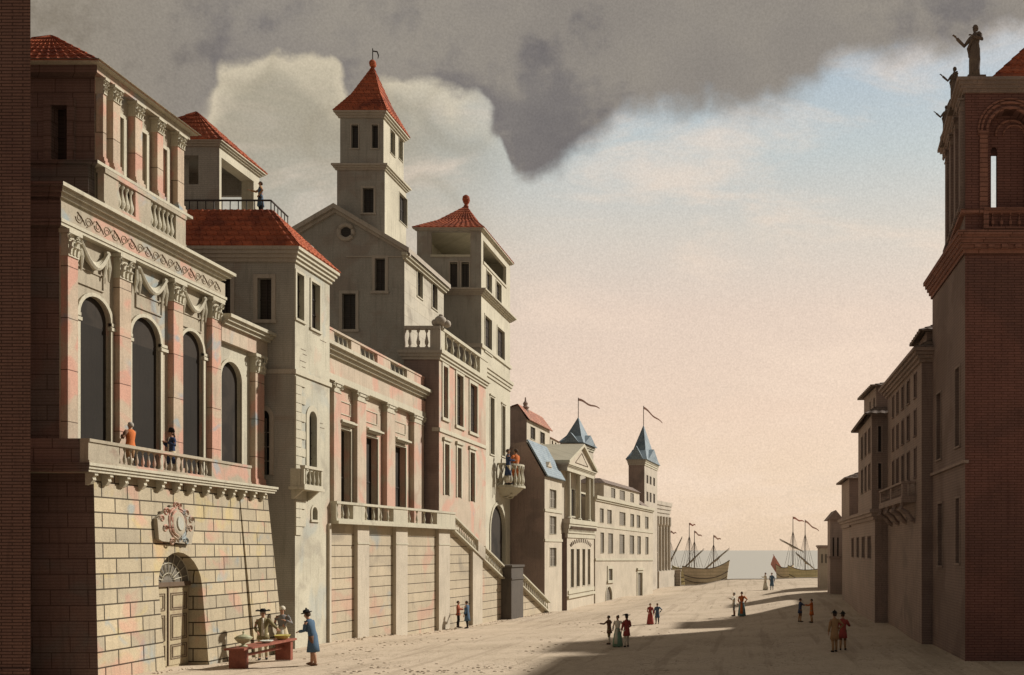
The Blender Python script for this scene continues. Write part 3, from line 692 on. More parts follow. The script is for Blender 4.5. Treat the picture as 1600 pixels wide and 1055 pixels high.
for h, (pa, pb) in zip(hs, ((119,161),(211,252),(281,314))):      # sunk tablets and swags
    mb = MB(); u0, u1 = Fa.u(pa), Fa.u(pb); z1 = Fa.z(pa, {119:415,211:456,281:486}[pa]); z0 = z1-.62
    for bx in ((u0,u1,z1-.05,z1),(u0,u1,z0,z0+.05),(u0,u0+.05,z0+.05,z1-.05),(u1-.05,u1,z0+.05,z1-.05)): Fa.box(mb, *bx, -.02, .06)
    Fa.box(mb, u0+.05, u1-.05, z0+.05, z1-.05, -.02, .015); mb.build('tablet', 'palace_stone', pal)
    mb = MB(); zz = z_ab-.32; ua, ub_ = u0-.0, u1+.05
    for j in range(3):
        pth = [Fa.p(ua+(ub_-ua)*k/12, zz-(.52+.13*j)*math.sin(math.pi*k/12)+.06*j, .10+.05*j) for k in range(13)]
        mb.tube(pth, [.05+.055*math.sin(math.pi*k/12) for k in range(13)], 6)
    for uu in (ua, ub_):
        for w_ in (-.07, .05): mb.tube([Fa.p(uu+w_, zz+.12, .12), Fa.p(uu+w_*1.6, zz-.4, .15), Fa.p(uu+w_*2.4, zz-.95, .10)], [.05,.085,.03], 6)
        mb.ball(Fa.p(uu, zz+.1, .14), .12, .12, .1, 6)
    mb.build('swag', 'trim', pal)
# lower wing
zw = [zof(y, 32.4*1) for y in (0,)]
Fw = Fac((-25.2, 41.95), (0,1), (1,0)); Gw = Fac((-25.2, 41.95), (-1,0), (0,-1)); Fw.L = 3.95
w_t, w_f, w_b = Fa.z(337,489), Fa.z(337,505), Fa.z(337,531)
hw = hole(Fw, 344, 376, 560, 760, True, .2); hw['z0'] = zp
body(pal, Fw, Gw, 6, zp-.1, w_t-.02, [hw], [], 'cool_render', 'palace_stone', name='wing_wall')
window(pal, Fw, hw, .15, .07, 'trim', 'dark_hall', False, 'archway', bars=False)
mb = MB(); fband(mb, Fw, .01, 4.0, w_b, w_f, .25); mb.build('architrave', 'rose_render', pal)
mb = MB()
for i in range(3): fband(mb, Fw, .01, 4.0+.1*i, w_f+(w_t-w_f)*i/3+.002, w_f+(w_t-w_f)*(i+1)/3, .28+.14*(i+1))
mb.build('cornice', 'trim', pal)
pilaster(pal, Fw, Fw.u(390), Fw.u(404), zp, w_b-.01, .3, .95, .5)
# top storey
Ft = Fac((-25.2, 34.15), (0,1), (1,0)); Gt = Fac((-25.2, 34.15), (-1,0), (0,-1)); Ft.L = 4.95
t_ct, t_cap, t_pb, t_rl, t_bt = zof(92,33.55), zof(120,34.15), zof(245,34.15), zof(257,34.15), z_ct
hs = [hole(Ft,182,191,180,275,dep=.35), hole(Ft,216,227,203,299,dep=.35), hole(Ft,248,259,228,320,dep=.35)]
hg = [hole(Gt,107,82,166,255,dep=.3)]
Tw = 6.2
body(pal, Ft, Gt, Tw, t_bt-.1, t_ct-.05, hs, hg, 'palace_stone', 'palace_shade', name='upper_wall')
for h in hs: window(pal, Ft, h, .16, .07, 'trim', 'dark_pane', True)
window(pal, Gt, hg[0], .28, .09, 'palace_shade', 'dark_pane', True)
for pa, pb in ((149,154),(165,176),(200,211),(235,244),(267,277)):
    pilaster(pal, Ft, Ft.u(pa), Ft.u(pb), t_rl, t_cap-.01, .30, .62, .3, mt='palace_pilaster')
mb = MB(); band(mb, Ft, Gt, Tw, t_cap, t_cap+.33, .34); mb.build('architrave', trimmed('palace_stone'), pal)
cornice(pal, Ft, Gt, Tw, t_cap+.332, t_ct, .65, 'trim', steps=4)
mb = MB(); band(mb, Ft, Gt, Tw, t_rl-.12, t_rl-.001, .42); mb.build('sill_course', trimmed('trim'), pal)
balustrade(pal, Ft, 0, Ft.L, t_bt+.05, t_rl-.125, [(Ft.u(171), Ft.u(198), 4), (Ft.u(222), Ft.u(262), 6)], .36, .25, 'palace_stone', 'trim')
mb = MB(); Gt.box(mb, .02, Tw, t_bt+.05, t_rl-.13, -.05, .30); mb.build('end_pedestal', 'palace_shade', pal)
cs = corners(Ft, Gt, Tw, t_ct-.02, .55)
hip(pal, cs, (cs[0]+cs[1]+cs[2]+cs[3])/4+Vector((.2,-.9,2.15)), pitch=.4)
mb = MB(); mb.prism([(v.x,v.y) for v in cs], t_ct-.08, t_ct-.02); mb.build('eaves_board', 'trim', pal)
# terrace floor in front of the top storey is the arcade cornice itself

GM[0] = 'grey_trim'
# ================================================================= hip-roofed house with a roof terrace
h1 = thing('townhouse', 'tall house with red hipped roof, railed roof terrace and open rooftop pavilion', 'house', (-23.5, 46, 0))
F1, G1 = pair(461, 46, 515, 49.8); W1 = 11
ze = zof(383, 45.6)
HF = [hole(F1,463,474,425,497), hole(F1,486,499,439,512)]
h_ar = hole(F1,482,494,641,735,True,.3); h_n = hole(F1,487,495,792,812,True,.25)
HG = [hole(G1,425,403,435,500,atfar=False), hole(G1,361,338,435,500)]
hgar = hole(G1,422,398,640,742,True,.4)
body(h1, F1, G1, W1, B0, ze-.35, HF+[h_ar,h_n], HG+[hgar], 'cool_render', 'render_shade')
for h in HF: window(h1, F1, h, .14, .05)
for h in HG: window(h1, G1, h, .20, .07, 'grey_trim')
window(h1, G1, hgar, .22, .08, 'grey_trim', 'dark_hall', False)
window(h1, F1, h_ar, .30, .05, 'trim', sill=False); window(h1, F1, h_n, .14, .05, 'trim', bars=False)
cornice(h1, F1, G1, W1, ze-.75, ze-.0, .40, 'trim', steps=4)
mb = MB(); band(mb, F1, G1, W1, F1.z(461,584), F1.z(461,577), .09); mb.build('string_course', trimmed('trim'), h1)
mb = MB(); z = F1.z(462,588); k = 0
while z > F1.z(462,835):
    z2 = z-.46; F1.box(mb, .0, F1.u(470) if k % 2 else F1.u(476), z2+.03, z, -.02, .06); z = z2; k += 1
mb.build('quoins', 'trim', h1)
u0, u1 = F1.u(475, .7), F1.u(504, .7); zb, ztp = F1.z(476,764,.7), F1.z(476,727,.7)
balustrade(h1, F1, u0, u1, zb+.12, ztp, [(u0+.12, u1-.12, 4)], .7, .16, 'trim', 'trim', fat=.8)
mb = MB(); F1.box(mb, u0-.1, u1+.1, zb-.03, zb+.115, -.05, .78)
F1.box(mb, u0+.0, u0+.12, zb+.12, ztp-.17, .0, .52); F1.box(mb, u1-.12, u1, zb+.12, ztp-.17, .0, .52)
for uu in (u0+.2, u1-.2): mb.hexa([F1.p(uu-.08,zb-.5,-.02),F1.p(uu+.08,zb-.5,-.02),F1.p(uu+.08,zb-.5,.08),F1.p(uu-.08,zb-.5,.08),F1.p(uu-.08,zb-.035,-.02),F1.p(uu+.08,zb-.035,-.02),F1.p(uu+.08,zb-.035,.6),F1.p(uu-.08,zb-.035,.6)])
mb.build('balconette', 'trim', h1)
mb = MB()   # worn brick patches
for (a, b, c) in ((470,545,.5),(473,553,.4),(469,563,.6),(472,573,.35),(496,660,.6),(500,668,.5),(488,520,.8),(500,531,.7)):
    u_, z_ = F1.uz(a, b); F1.box(mb, u_, u_+c, z_-.012, z_+.012, -.01, .012)
mb.build('brick_patch', 'door_line', h1)
# roof with flat terrace
zd = zof(328, 47.2); cs = corners(F1, G1, W1, ze-.01, .42)
D = [Vector((-25.4,47.2,zd)), Vector((-25.75,49.6,zd)), Vector((-34.2,49.6,zd)), Vector((-34.2,47.2,zd))]
mb = MB()
for i in range(4): tiled(mb, cs[i], cs[(i+1)%4], D[(i+1)%4], D[i], .42, .06)
mb.build('roof', 'roof_tile', h1)
mb = MB(); mb.prism([(v.x, v.y) for v in D], zd-.05, zd+.02); mb.build('roof_deck', 'grey_trim', h1)
mb = MB(); mb.prism([(-26,49.9),(-26,53),(-34.4,53),(-34.4,49.9)], B0, zd); mb.build('unseen_rear_block', 'render_shade', h1)
mb = MB(); hr = .52
rp = [Vector((-34.2,47.3,zd+.02)), Vector((-25.5,47.3,zd+.02)), Vector((-25.8,49.6,zd+.02))]
for a, b in zip(rp[:-1], rp[1:]):
    n = int((b-a).length/.42)
    mb.tube([a+UZ*hr, b+UZ*hr], .05, 6)
    for k in range(n+1): p = a.lerp(b, k/n); mb.tube([p, p+UZ*hr], .028, 5)
mb.build('railing', 'iron', h1)
# rooftop pavilion
Fp = Fac((-28.46, 47.65), (0,1), (1,0)); Gp = Fac((-28.46, 47.65), (-1,0), (0,-1)); Fp.L = 3.9; Wp = 4.9
zpe = zof(222, 47.65)
hp = hole(Fp, 346, 393, 243, 335, dep=.35); hp['z0'] = zd+.05; hp['z1'] = zpe-.75; hp['u1'] = 3.3
hq = hole(Gp, 310, 282, 243, 288, dep=.35)
mb = MB(); panel(mb, Fp, 0, 3.9, zd, zpe, [hp]); mb.mi = 1; panel(mb, Gp, 0, Wp, zd, zpe, [hq])
mb.mi = 0; Fi = Fac((-28.46,47.65),(0,1),(1,0)); panel(mb, Fi, .35, 3.9, zd, zpe, [dict(hp, cont=None)], d=-.35)
Gi = Gp; mb.mi = 1; panel(mb, Gp, .35, Wp, zd, zpe, [dict(hq)], d=-.36)
Fk = Fac((-28.46-Wp, 47.65), (0,1), (1,0)); panel(mb, Fk, 0, 3.9, zd, zpe, [])
Gk = Fac((-28.46, 51.55), (-1,0), (0,-1)); panel(mb, Gk, 0, Wp, zd, zpe, [dict(u0=.9, u1=Wp-.6, z0=zd+.9, z1=zd+2.5)])
mb.face([Fp.p(0,zpe-.06), Fp.p(3.9,zpe-.06), (-28.46-Wp,51.55,zpe-.06), (-28.46-Wp,47.65,zpe-.06)])
mb.build('pavilion_wall', ['cream', 'render_shade'], h1)
cornice(h1, Fp, Gp, Wp, zpe-.25, zpe+.05, .28, 'trim', steps=3, name='pavilion_cornice')
cs = corners(Fp, Gp, Wp, zpe+.03, .30); hip(h1, cs, (cs[0]+cs[2])/2+UZ*2.55, name='pavilion_roof')

# ================================================================= colonnaded mansion on a stair terrace
h3 = thing('mansion', 'rose and cream mansion with flat columns, roof balustrade and long stair terrace', 'mansion', (-23.6, 50, 0))
F3 = Fac((-24.6, 49.95), (0,1), (1,0)); F3.L = 16.45; G3 = Fac((-24.6, 49.95), (-1,0), (0,-1))
z3 = lambda y: F3.z(515, y)
FB, _ = pair(515, 49.9, 855, 86.1)
zB0, zB1 = FB.z(515, 818), FB.z(515, 783)       # terrace floor, rail top
hs = []
for pa, pb, yt in ((525,547,668),(567,589,680),(612,633,694)):
    h = hole(F3, pa, pb, yt, 800, dep=.4); h['z0'] = zB0; hs.append(h)
body(h3, F3, G3, 9, B0, z3(543), hs, [], 'rose_render', 'render_shade')
for h in hs:
    o = window(h3, F3, h, .15, .08, 'trim', 'dark_hall', False, bars=False, name='doorway')
    mb = MB(); F3.box(mb, h['u0']+.55, h['u0']+.62, h['z0'], h['z1'], -.37, -.33); F3.box(mb, h['u0']+.1, h['u1']-.1, (h['z0']+h['z1'])/2, (h['z0']+h['z1'])/2+.07, -.37, -.33); mb.build('shutter_bar', 'iron', o)
    mb = MB(); u0, u1 = h['u0']-.1, h['u1']+.1; zz = h['z1']+.35      # hood over each bay
    F3.box(mb, u0, u1, zz, zz+.12, -.02, .45); F3.box(mb, u0+.1, u1-.1, zz-.12, zz-.003, -.02, .30); F3.box(mb, u0+.08, u1-.08, zz+.122, zz+.2, -.02, .3); mb.build('hood', 'trim', o)
    mb = MB(); za = zz+.55; 
    for bx in ((u0+.1,u1-.1,za,za+.05),(u0+.1,u1-.1,za+.75,za+.8),(u0+.1,u0+.15,za+.05,za+.75),(u1-.15,u1-.1,za+.05,za+.75)): F3.box(mb, *bx, -.02, .05)
    mb.build('tablet', 'trim', o)
for pa, pb in ((513,524),(550,564),(597,610),(640,655)):
    pilaster(h3, F3, F3.u(pa), F3.u(pb), zB0, z3(596), .34, .62, .4, style='volute', mt='rose_render', cm='trim')
mb = MB(); fband(mb, F3, 0, F3.L+.2, z3(596), z3(586), .38); mb.build('architrave', 'trim', h3)
mb = MB(); fband(mb, F3, 0, F3.L+.2, z3(586)+.002, z3(563), .34); mb.build('frieze', 'rose_render', h3)
cornice(h3, F3, G3, 9, z3(563)+.002, z3(541), .85, 'trim', steps=4)
rb, rt_ = z3(541)+.01, z3(515)
U = lambda px: F3.u(px, .3)
balustrade(h3, F3, U(505), U(663), rb, rt_, [(U(522),U(549),4),(U(563),U(590),4),(U(610),U(636),4)], .3, .3, 'rose_render', 'trim')
# terrace wall with piers
mb = MB(); uE = FB.u(855); u7 = FB.u(702); u78 = FB.u(783); u80 = FB.u(802)
zs1 = FB.z(783, 905); zs2 = FB.z(802, 907); zs3 = FB.z(855, 958)
prof = [(0,B0),(uE,B0),(uE,zs3),(u80,zs2),(u78,zs1),(u7,zB0),(0,zB0)]
lo = [FB.p(a,b,0) for a,b in prof]; hi = [FB.p(a,b,-.6) for a,b in prof]; mb.ring([lo, hi]); mb.build('terrace_wall', 'joint_wall', h3)
mb = MB()
for pa, pb in ((515.2,518),(559,577),(619,637),(686,703)):
    FB.box(mb, FB.u(pa,.24), FB.u(pb,.24), B0, zB0-.01, -.05, .24)
for pa, pb in ((739,754),):
    a, b = FB.u(pa,.24), FB.u(pb,.24); f = lambda u: zB0+(zs1-zB0)*(u-u7)/(u78-u7)
    mb.hexa([FB.p(a,B0,-.05),FB.p(b,B0,-.05),FB.p(b,B0,.24),FB.p(a,B0,.24),FB.p(a,f(a)-.02,-.05),FB.p(b,f(b)-.02,-.05),FB.p(b,f(b)-.02,.24),FB.p(a,f(a)-.02,.24)])
build_each(mb, 'pier', 'pale_render', h3)
mb = MB()
for pa, pb in ((559,577),(619,637),(686,703)): FB.box(mb, FB.u(pa,.24)-.04, FB.u(pb,.24)+.04, zB0-1.15, zB0-1.05, -.05, .28)
build_each(mb, 'pier_moulding', 'trim', h3)
mb = MB(); FB.box(mb, -.05, u7+.3, zB0-.008, zB0+.16, -.45, .58); mb.build('ledge', 'trim', h3)
U = lambda px: FB.u(px, .42)
balustrade(h3, FB, -.05, u7+.1, zB0+.16, zB1, [(U(526),U(552),3),(U(570),U(615),4),(U(637),U(683),4)], .42, .32, 'trim', 'trim')
# the floor of the terrace and the steps down
mb = MB(); a = FB.p(0,0); b = FB.p(u7,0); mb.prism([(a.x-.3,a.y),(b.x-.3,b.y),(-24.5,b.y),(-24.5,a.y)], B0, zB0-.02); mb.build('terrace_floor', 'pale_render', h3)
mb = MB(); n = 36
for k in range(n):
    ua = u7+(uE-u7)*k/n; ubb = u7+(uE-u7)*(k+1)/n; zz = zB0-.05+(zs3-zB0)*(k+.5)/n
    FB.box(mb, ua, ubb, B0, zz, -2.6, -.3)
mb.build('stairs', 'pale_render', h3)
def sloped_rail(u0, z0, u1, z1, n):
    d0, d1 = -.05, .30; H = 1.12
    for nm, lo_, hi_, e in (('string', -.02, .12, .04), ('stair_rail', H-.14, H, .06)):
        mb = MB(); mb.hexa([FB.p(u0,z0+lo_,d0-e),FB.p(u1,z1+lo_,d0-e),FB.p(u1,z1+lo_,d1+e),FB.p(u0,z0+lo_,d1+e),FB.p(u0,z0+hi_,d0-e),FB.p(u1,z1+hi_,d0-e),FB.p(u1,z1+hi_,d1+e),FB.p(u0,z0+hi_,d1+e)])
        mb.build(nm, 'trim', h3)
    for k in range(n):
        t_ = (k+.5)/n; baluster(h3, FB.p(u0+(u1-u0)*t_, z0+(z1-z0)*t_+.12, .12), .86, 'trim', 1.0)
f1 = lambda u: zB0+(zs1-zB0)*(u-u7)/(u78-u7)
um_ = FB.u(741); un_ = FB.u(752)
sloped_rail(u7+.1, f1(u7+.1)-.0, um_, f1(um_), 14); sloped_rail(un_, f1(un_), u78, zs1, 12)
sloped_rail(u80, zs2, uE, zs3, 16)
mb = MB(); mb.hexa([FB.p(um_,f1(um_)-.02,-.1),FB.p(un_,f1(un_)-.02,-.1),FB.p(un_,f1(un_)-.02,.34),FB.p(um_,f1(um_)-.02,.34),FB.p(um_,f1(um_)+.99,-.1),FB.p(un_,f1(un_)+.99,-.1),FB.p(un_,f1(un_)+.99,.34),FB.p(um_,f1(um_)+.99,.34)]); mb.build('stair_pedestal', 'pale_render', h3)
mb = MB(); FB.box(mb, u78, u80, B0, zs1+1.0, -.3, .9); FB.box(mb, u78-.1, u80+.1, zs1+1.0, zs1+1.18, -.4, 1.0); FB.box(mb, u78-.08, u80+.08, zs1-.05, zs1+.08, -.4, .98); mb.build('newel', 'newel_shade', h3)

# ================================================================= church with bell tower
ch = thing('church', 'grey gabled church with round window and square tower under a red spire', 'church', (-26, 66.8, 0))
FC = Fac((-25.95, 66.8), (0,1), (1,0)); FC.L = 8.6; GC = Fac((-25.95, 66.8), (-1,0), (0,-1)); WC = 10.4
zce = FC.z(632, 392)
hF = [hole(FC,652,660,418,462), hole(FC,675,683,437,480)]
hG = [hole(GC,602,586,404,455), hole(GC,556,535,459,515)]
body(ch, FC, GC, WC, B0, zce, hF, hG, 'church_stone', 'render_shade')
for h in hF: window(ch, FC, h, .10, .04)
for h in hG: window(ch, GC, h, .22, .07, 'grey_trim')
zap = zof(328, 66.8); ug = GC.u(525)
mb = MB(); mb.ring([[GC.p(0,zce),GC.p(WC,zce),GC.p(ug,zap)], [GC.p(0,zce,-FC.L),GC.p(WC,zce,-FC.L),GC.p(ug,zap,-FC.L)]]); mb.build('gable', 'render_shade', ch)
mb = MB(); th = .35
for (ua, ub2) in ((-.5, ug), (WC+.5, ug)):
    zz0 = zce-.25
    mb.hexa([GC.p(ua,zz0,.45),GC.p(ub2,zap,.45),GC.p(ub2,zap,-FC.L-.3),GC.p(ua,zz0,-FC.L-.3),GC.p(ua,zz0+th,.45),GC.p(ub2,zap+th,.45),GC.p(ub2,zap+th,-FC.L-.3),GC.p(ua,zz0+th,-FC.L-.3)])
    mb.hexa([GC.p(ua*.97 if ua < 0 else WC+.3,zz0-.2,.2),GC.p(ub2,zap-.25,.2),GC.p(ub2,zap-.25,-.02),GC.p(ua*.97 if ua < 0 else WC+.3,zz0-.2,-.02),GC.p(ua,zz0,.2),GC.p(ub2,zap-.01,.2),GC.p(ub2,zap-.01,-.02),GC.p(ua,zz0,-.02)])
mb.build('roof', 'grey_trim', ch)
mb = MB(); fband(mb, FC, -.45, FC.L+.3, zce-.45, zce-.22, .35); fband(mb, FC, -.3, FC.L+.2, zce-.65, zce-.452, .2); mb.build('eaves', 'trim', ch); mb = MB(); GC.box(mb, .0, WC*.42, zce-.5, zce-.4, -.02, .08); mb.build('string_course', 'grey_trim', ch)
uo, zo = GC.uz(541, 363)
mb = MB(); mb.mi = 0
def disc(G, u, z, r, d, n=20): return [G.p(u+r*math.cos(2*math.pi*k/n), z+r*math.sin(2*math.pi*k/n), d) for k in range(n)]
mb.ring([disc(GC,uo,zo,.40,.015), disc(GC,uo,zo,.40,.03)]); o = mb.build('round_window', 'dark_pane', ch)
mb = MB(); mb.tube(disc(GC,uo,zo,.55,.04)+disc(GC,uo,zo,.55,.04)[:2], .17, 8); mb.build('round_frame', 'grey_trim', o)
# tower
FT = Fac((-27.6, 67.2), (0,1), (1,0)); FT.L = 4.2; GT = Fac((-27.6, 67.2), (-1,0), (0,-1)); WT = 3.62
zm_, zu = GT.z(609, 262), GT.z(605, 176)
hF = [hole(FT,624,636,300,344)]; hG = [hole(GT,584,567,294,333)]
mbz = FC.z(632, 430)
body(ch, FT, GT, WT, mbz, zm_, hF, hG, 'cream', 'render_shade', name='tower_lower')
for h in hF: window(ch, FT, h, .06, .03)
for h in hG: window(ch, GT, h, .14, .05, 'grey_trim')
FT2 = Fac((-27.75, 67.35), (0,1), (1,0)); FT2.L = 3.9; GT2 = Fac((-27.75, 67.35), (-1,0), (0,-1)); WT2 = 3.3
hF = [hole(FT2,610,617,201,238), hole(FT2,623,629,214,247)]; hG = [hole(GT2,591,581,195,232), hole(GT2,560,549,195,232)]
body(ch, FT2, GT2, WT2, zm_, zu, hF, hG, 'cream', 'render_shade', name='tower_upper')
for h in hF: window(ch, FT2, h, .05, .03, name='belfry_opening', bars=False)
for h in hG: window(ch, GT2, h, .08, .04, 'grey_trim', name='belfry_opening', bars=False)
cornice(ch, FT, GT, WT, zm_-.2, zm_+.22, .32, 'trim', steps=3, name='tower_moulding')
cornice(ch, FT2, GT2, WT2, zu-.35, zu+.12, .36, 'trim', steps=3, name='tower_cornice')
cs = corners(FT2, GT2, WT2, zu+.1, .38); ap = (cs[0]+cs[2])/2; ap.z = zof(103, 69.3); hip(ch, cs, ap, pitch=.36, name='spire', flare=.35)
mb = MB(); mb.ball(ap+UZ*.15, .28, .28, .32, 10); mb.build('finial', 'roof_tile', ch)
mb = MB(); mb.tube([ap+UZ*.3, ap+UZ*1.35], .045, 5); v = mb.build('weathervane', 'iron', ch)
mb = MB(); q = ap+UZ*1.15; mb.tube([q, q+Vector((.35,0,-.05)), q+Vector((.45,0,-.35)), q+Vector((.40,0,-.6))], [.05,.06,.05,.02], 5); mb.build('vane_arrow', 'iron', v)

# ================================================================= terrace house (balustraded roof)
h4 = thing('townhouse', 'rose tinted townhouse with six tall framed windows and balustraded roof terrace', 'house', (-23.25, 66.5, 0))
F4, G4 = pair(686, 66.5, 759, 78.3); W4 = 2.65
z4 = lambda y: F4.z(686, y)
hs = [hole(F4,692,699,571,652), hole(F4,713,723,583,664), hole(F4,734,745,598,674),
      hole(F4,694,701,693,773), hole(F4,714,720,699,777), hole(F4,734,741,706,783)]
body(h4, F4, G4, W4, B0, z4(548), hs, [], 'rose_render', 'brown_render')
for i, h in enumerate(hs): window(h4, F4, h, .26 if i < 3 else .24, .07, 'trim', sill=i < 3, head=i >= 3)
mb = MB(); band(mb, F4, G4, .4, z4(674), z4(668), .10); mb.build('string_course', trimmed('trim'), h4)
cornice(h4, F4, G4, W4, z4(562), z4(548), .35, 'trim', steps=3)
a, b = z4(548)+.01, z4(510)
U = lambda px: F4.u(px, .15)
balustrade(h4, F4, 0, F4.L-.1, a, b, [(U(695),U(750),6)], .15, .32, 'trim', 'trim', ends=(0,.2))
balustrade(h4, G4, -.15, W4-.1, a, b, [(.62, 2.5, 3)], .15, .32, 'grey_trim', 'grey_trim')

# ================================================================= tower house with round balcony
h5 = thing('tower_house', 'tall cream house with red pyramid roof, open top loggia and round balcony', 'house', (-23.7, 78.5, 0))
F5, G5 = pair(752, 78.5, 797, 88.0); W5 = 5.7
z5 = lambda y: F5.z(752, y)
hs = [hole(F5,760,768,422,459), hole(F5,775,783,438,476), hole(F5,757.5,768,492,548), hole(F5,777,788,510,560), hole(F5,766,772,620,709), hole(F5,784,789,633,712)]
lg = hole(F5,755,791,368,409,dep=.3); lg['z1'] = z5(372); lg['z0'] = z5(407)
ad = hole(F5,766,789,787,930,True,.3)
lgg = hole(G5,735,673,362,400,dep=.3); gw = [hole(G5,733,721,410,449), hole(G5,715,703,410,449)]
zl = z5(358)
# lower body
zc5 = z5(455)
h_low = [h for h in hs if h['z1'] < zc5-.3]+[ad]; h_up = [h for h in hs if h['z1'] >= zc5-.3]
body(h5, F5, G5, W5, B0, zc5, h_low, [], 'cream', 'render_shade', name='lower_wall')
mb = MB(); panel(mb, F5, 0, F5.L, zc5, zl, h_up+[lg]); mb.mi = 1; panel(mb, G5, 0, W5, zc5, zl, gw+[lgg])
a_, b_, c_ = F5.p(0,0), F5.p(F5.L,0), G5.p(W5,0); e_ = b_+(c_-a_)
mb.mi = 0; mb.face([(b_.x,b_.y,zc5),(e_.x,e_.y,zc5),(e_.x,e_.y,zl),(b_.x,b_.y,zl)]); mb.face([(c_.x,c_.y,zc5),(e_.x,e_.y,zc5),(e_.x,e_.y,zl),(c_.x,c_.y,zl)])
for zz in (lg['z0']-.25, zl-.03): mb.face([(a_.x,a_.y,zz),(b_.x,b_.y,zz),(e_.x,e_.y,zz),(c_.x,c_.y,zz)])
mb.build('upper_wall', ['cream', 'render_shade'], h5)
for h in h_low[:-1]: window(h5, F5, h, .14, .05, head=h['z1'] < F5.z(752,600))
for h in h_up: window(h5, F5, h, .10, .05)
for h in gw: window(h5, G5, h, .10, .05, 'grey_trim')
window(h5, F5, ad, .28, .08, 'trim', 'dark_hall', False, name='arched_door', bars=False)
mb = MB(); F5.box(mb, lg['u0'], lg['u1'], lg['z0']-.1, lg['z0']+.12, -.3, .08); G5.box(mb, lgg['u0'], lgg['u1'], lgg['z0']-.1, lgg['z0']+.1, -.3, .08); build_each(mb, 'loggia_sill', 'trim', h5)
cornice(h5, F5, G5, W5, zc5-.35, zc5+.15, .55, 'trim', steps=4)
mb = MB(); band(mb, F5, G5, W5, z5(543), z5(537), .14); mb.build('string_course', trimmed('trim'), h5)
cornice(h5, F5, G5, W5, z5(582), z5(566), .30, 'trim', steps=3, name='middle_cornice')
cornice(h5, F5, G5, W5, zl-.15, zl+.08, .3, 'trim', steps=2, name='eaves')
cs = corners(F5, G5, W5, zl+.07, .32); ap = (cs[0]+cs[2])/2; ap.z = zof(320, 83); hip(h5, cs, ap, pitch=.5, name='roof', flare=.3)
mb = MB(); mb.lathe(ap, [(.25,-.1),(.15,.1),(.28,.3),(.36,.55),(.30,.85),(.12,1.0)], 12); mb.build('finial', 'roof_tile', h5)
# round balcony
uc = F5.u(787, 0)-.2; rr = 2.0; zbt, zbr = F5.z(790,758,1.0), F5.z(790,722,1.0)
def half(r, z, n=16): return [F5.p(uc-r*math.cos(math.pi*k/n), z, r*math.sin(math.pi*k/n)*1.0) for k in range(n+1)]
mb = MB(); mb.ring([half(rr*.5, zbt-.9), half(rr*.8, zbt-.45), half(rr*.92, zbt-.2), half(rr*1.05, zbt-.1), half(rr*1.05, zbt+.08)]); mb.build('balcony_slab', 'trim', h5)
mb = MB(); mb.ring([half(rr, zbr-.18), half(rr, zbr), half(rr-.28, zbr), half(rr-.28, zbr-.18)], cap=False); 
mb.build('balcony_rail', 'trim', h5)
for k in range(12):
    a = math.pi*(k+.5)/12; baluster(h5, F5.p(uc-(rr-.14)*math.cos(a), zbt+.08, (rr-.14)*math.sin(a)), zbr-.18-zbt-.08, 'trim', .9)
mb = MB()
for du in (-.8, .8): scroll(mb, F5.p(uc+du, zbt-.75, .55), Vector((F5.N.x,F5.N.y,0)), UZ, .5, .13)
build_each(mb, 'console', 'trim', h5)

# ================================================================= narrow house with blue mansard
h6 = thing('townhouse', 'narrow house with steep blue slate roof and small dormer beside the stairs', 'house', (-20.3, 88.3, 0))
F6, G6 = pair(851, 88.3, 878, 94.6); W6 = 5.5
z6 = lambda y: F6.z(851, y)
hs = [hole(F6,859,869,764,793,dep=.18), hole(F6,859,869,806,834,dep=.18), hole(F6,859,869,856,885,dep=.18)]
zw6 = z6(744); body(h6, F6, G6, W6, B0, zw6, hs, [], 'pale_render', 'brown_light')
for h in hs: window(h6, F6, h, .05, .03, pm='grey_pane')
mb = MB(); band(mb, F6, G6, .05, z6(799), z6(795), .08); band(mb, F6, G6, .05, z6(846), z6(842), .08); mb.build('string_course', trimmed('trim'), h6)
ur = 2.7; zr6 = zof(690, 88.3)
mb = MB(); mb.ring([[G6.p(0,zw6),G6.p(W6,zw6),G6.p(W6-1.2,zr6-.4),G6.p(ur-.8,zr6)], [G6.p(0,zw6)+(F6.p(F6.L,0)-F6.p(0,0)),G6.p(W6,zw6)+(F6.p(F6.L,0)-F6.p(0,0)),G6.p(W6-1.2,zr6-.4)+(F6.p(F6.L,0)-F6.p(0,0)),G6.p(ur-.8,zr6)+(F6.p(F6.L,0)-F6.p(0,0))]]); mb.build('gable', 'brown_light', h6)
V = F6.p(F6.L,0)-F6.p(0,0); a = F6.p(0,zw6-.05,.25)+Vector((0,-.1,0)); b = a+V*1.04; d = G6.p(ur-.9,zr6+.12)+Vector((0,-.1,0)); c = d+V*1.04
mb = MB(); nrm = Vector((.12,0,.1)); mb.hexa([a,b,c,d,a+nrm,b+nrm,c+nrm,d+nrm]); rf = mb.build('roof', 'slate', h6)
mb = MB(); du = F6.u(859,.1); zd0 = zw6+.1
FD = Fac((F6.p(0,0).x-.25, F6.p(0,0).y), F6.U, F6.N)
FD.box(mb, du, du+1.4, zd0, zd0+1.0, -.9, .1); mb.ring([[FD.p(du-.12,zd0+1.0,.18),FD.p(du+1.52,zd0+1.0,.18),FD.p(du+.7,zd0+1.55,.18)],[FD.p(du-.12,zd0+1.0,-1.3),FD.p(du+1.52,zd0+1.0,-1.3),FD.p(du+.7,zd0+1.55,-1.3)]])
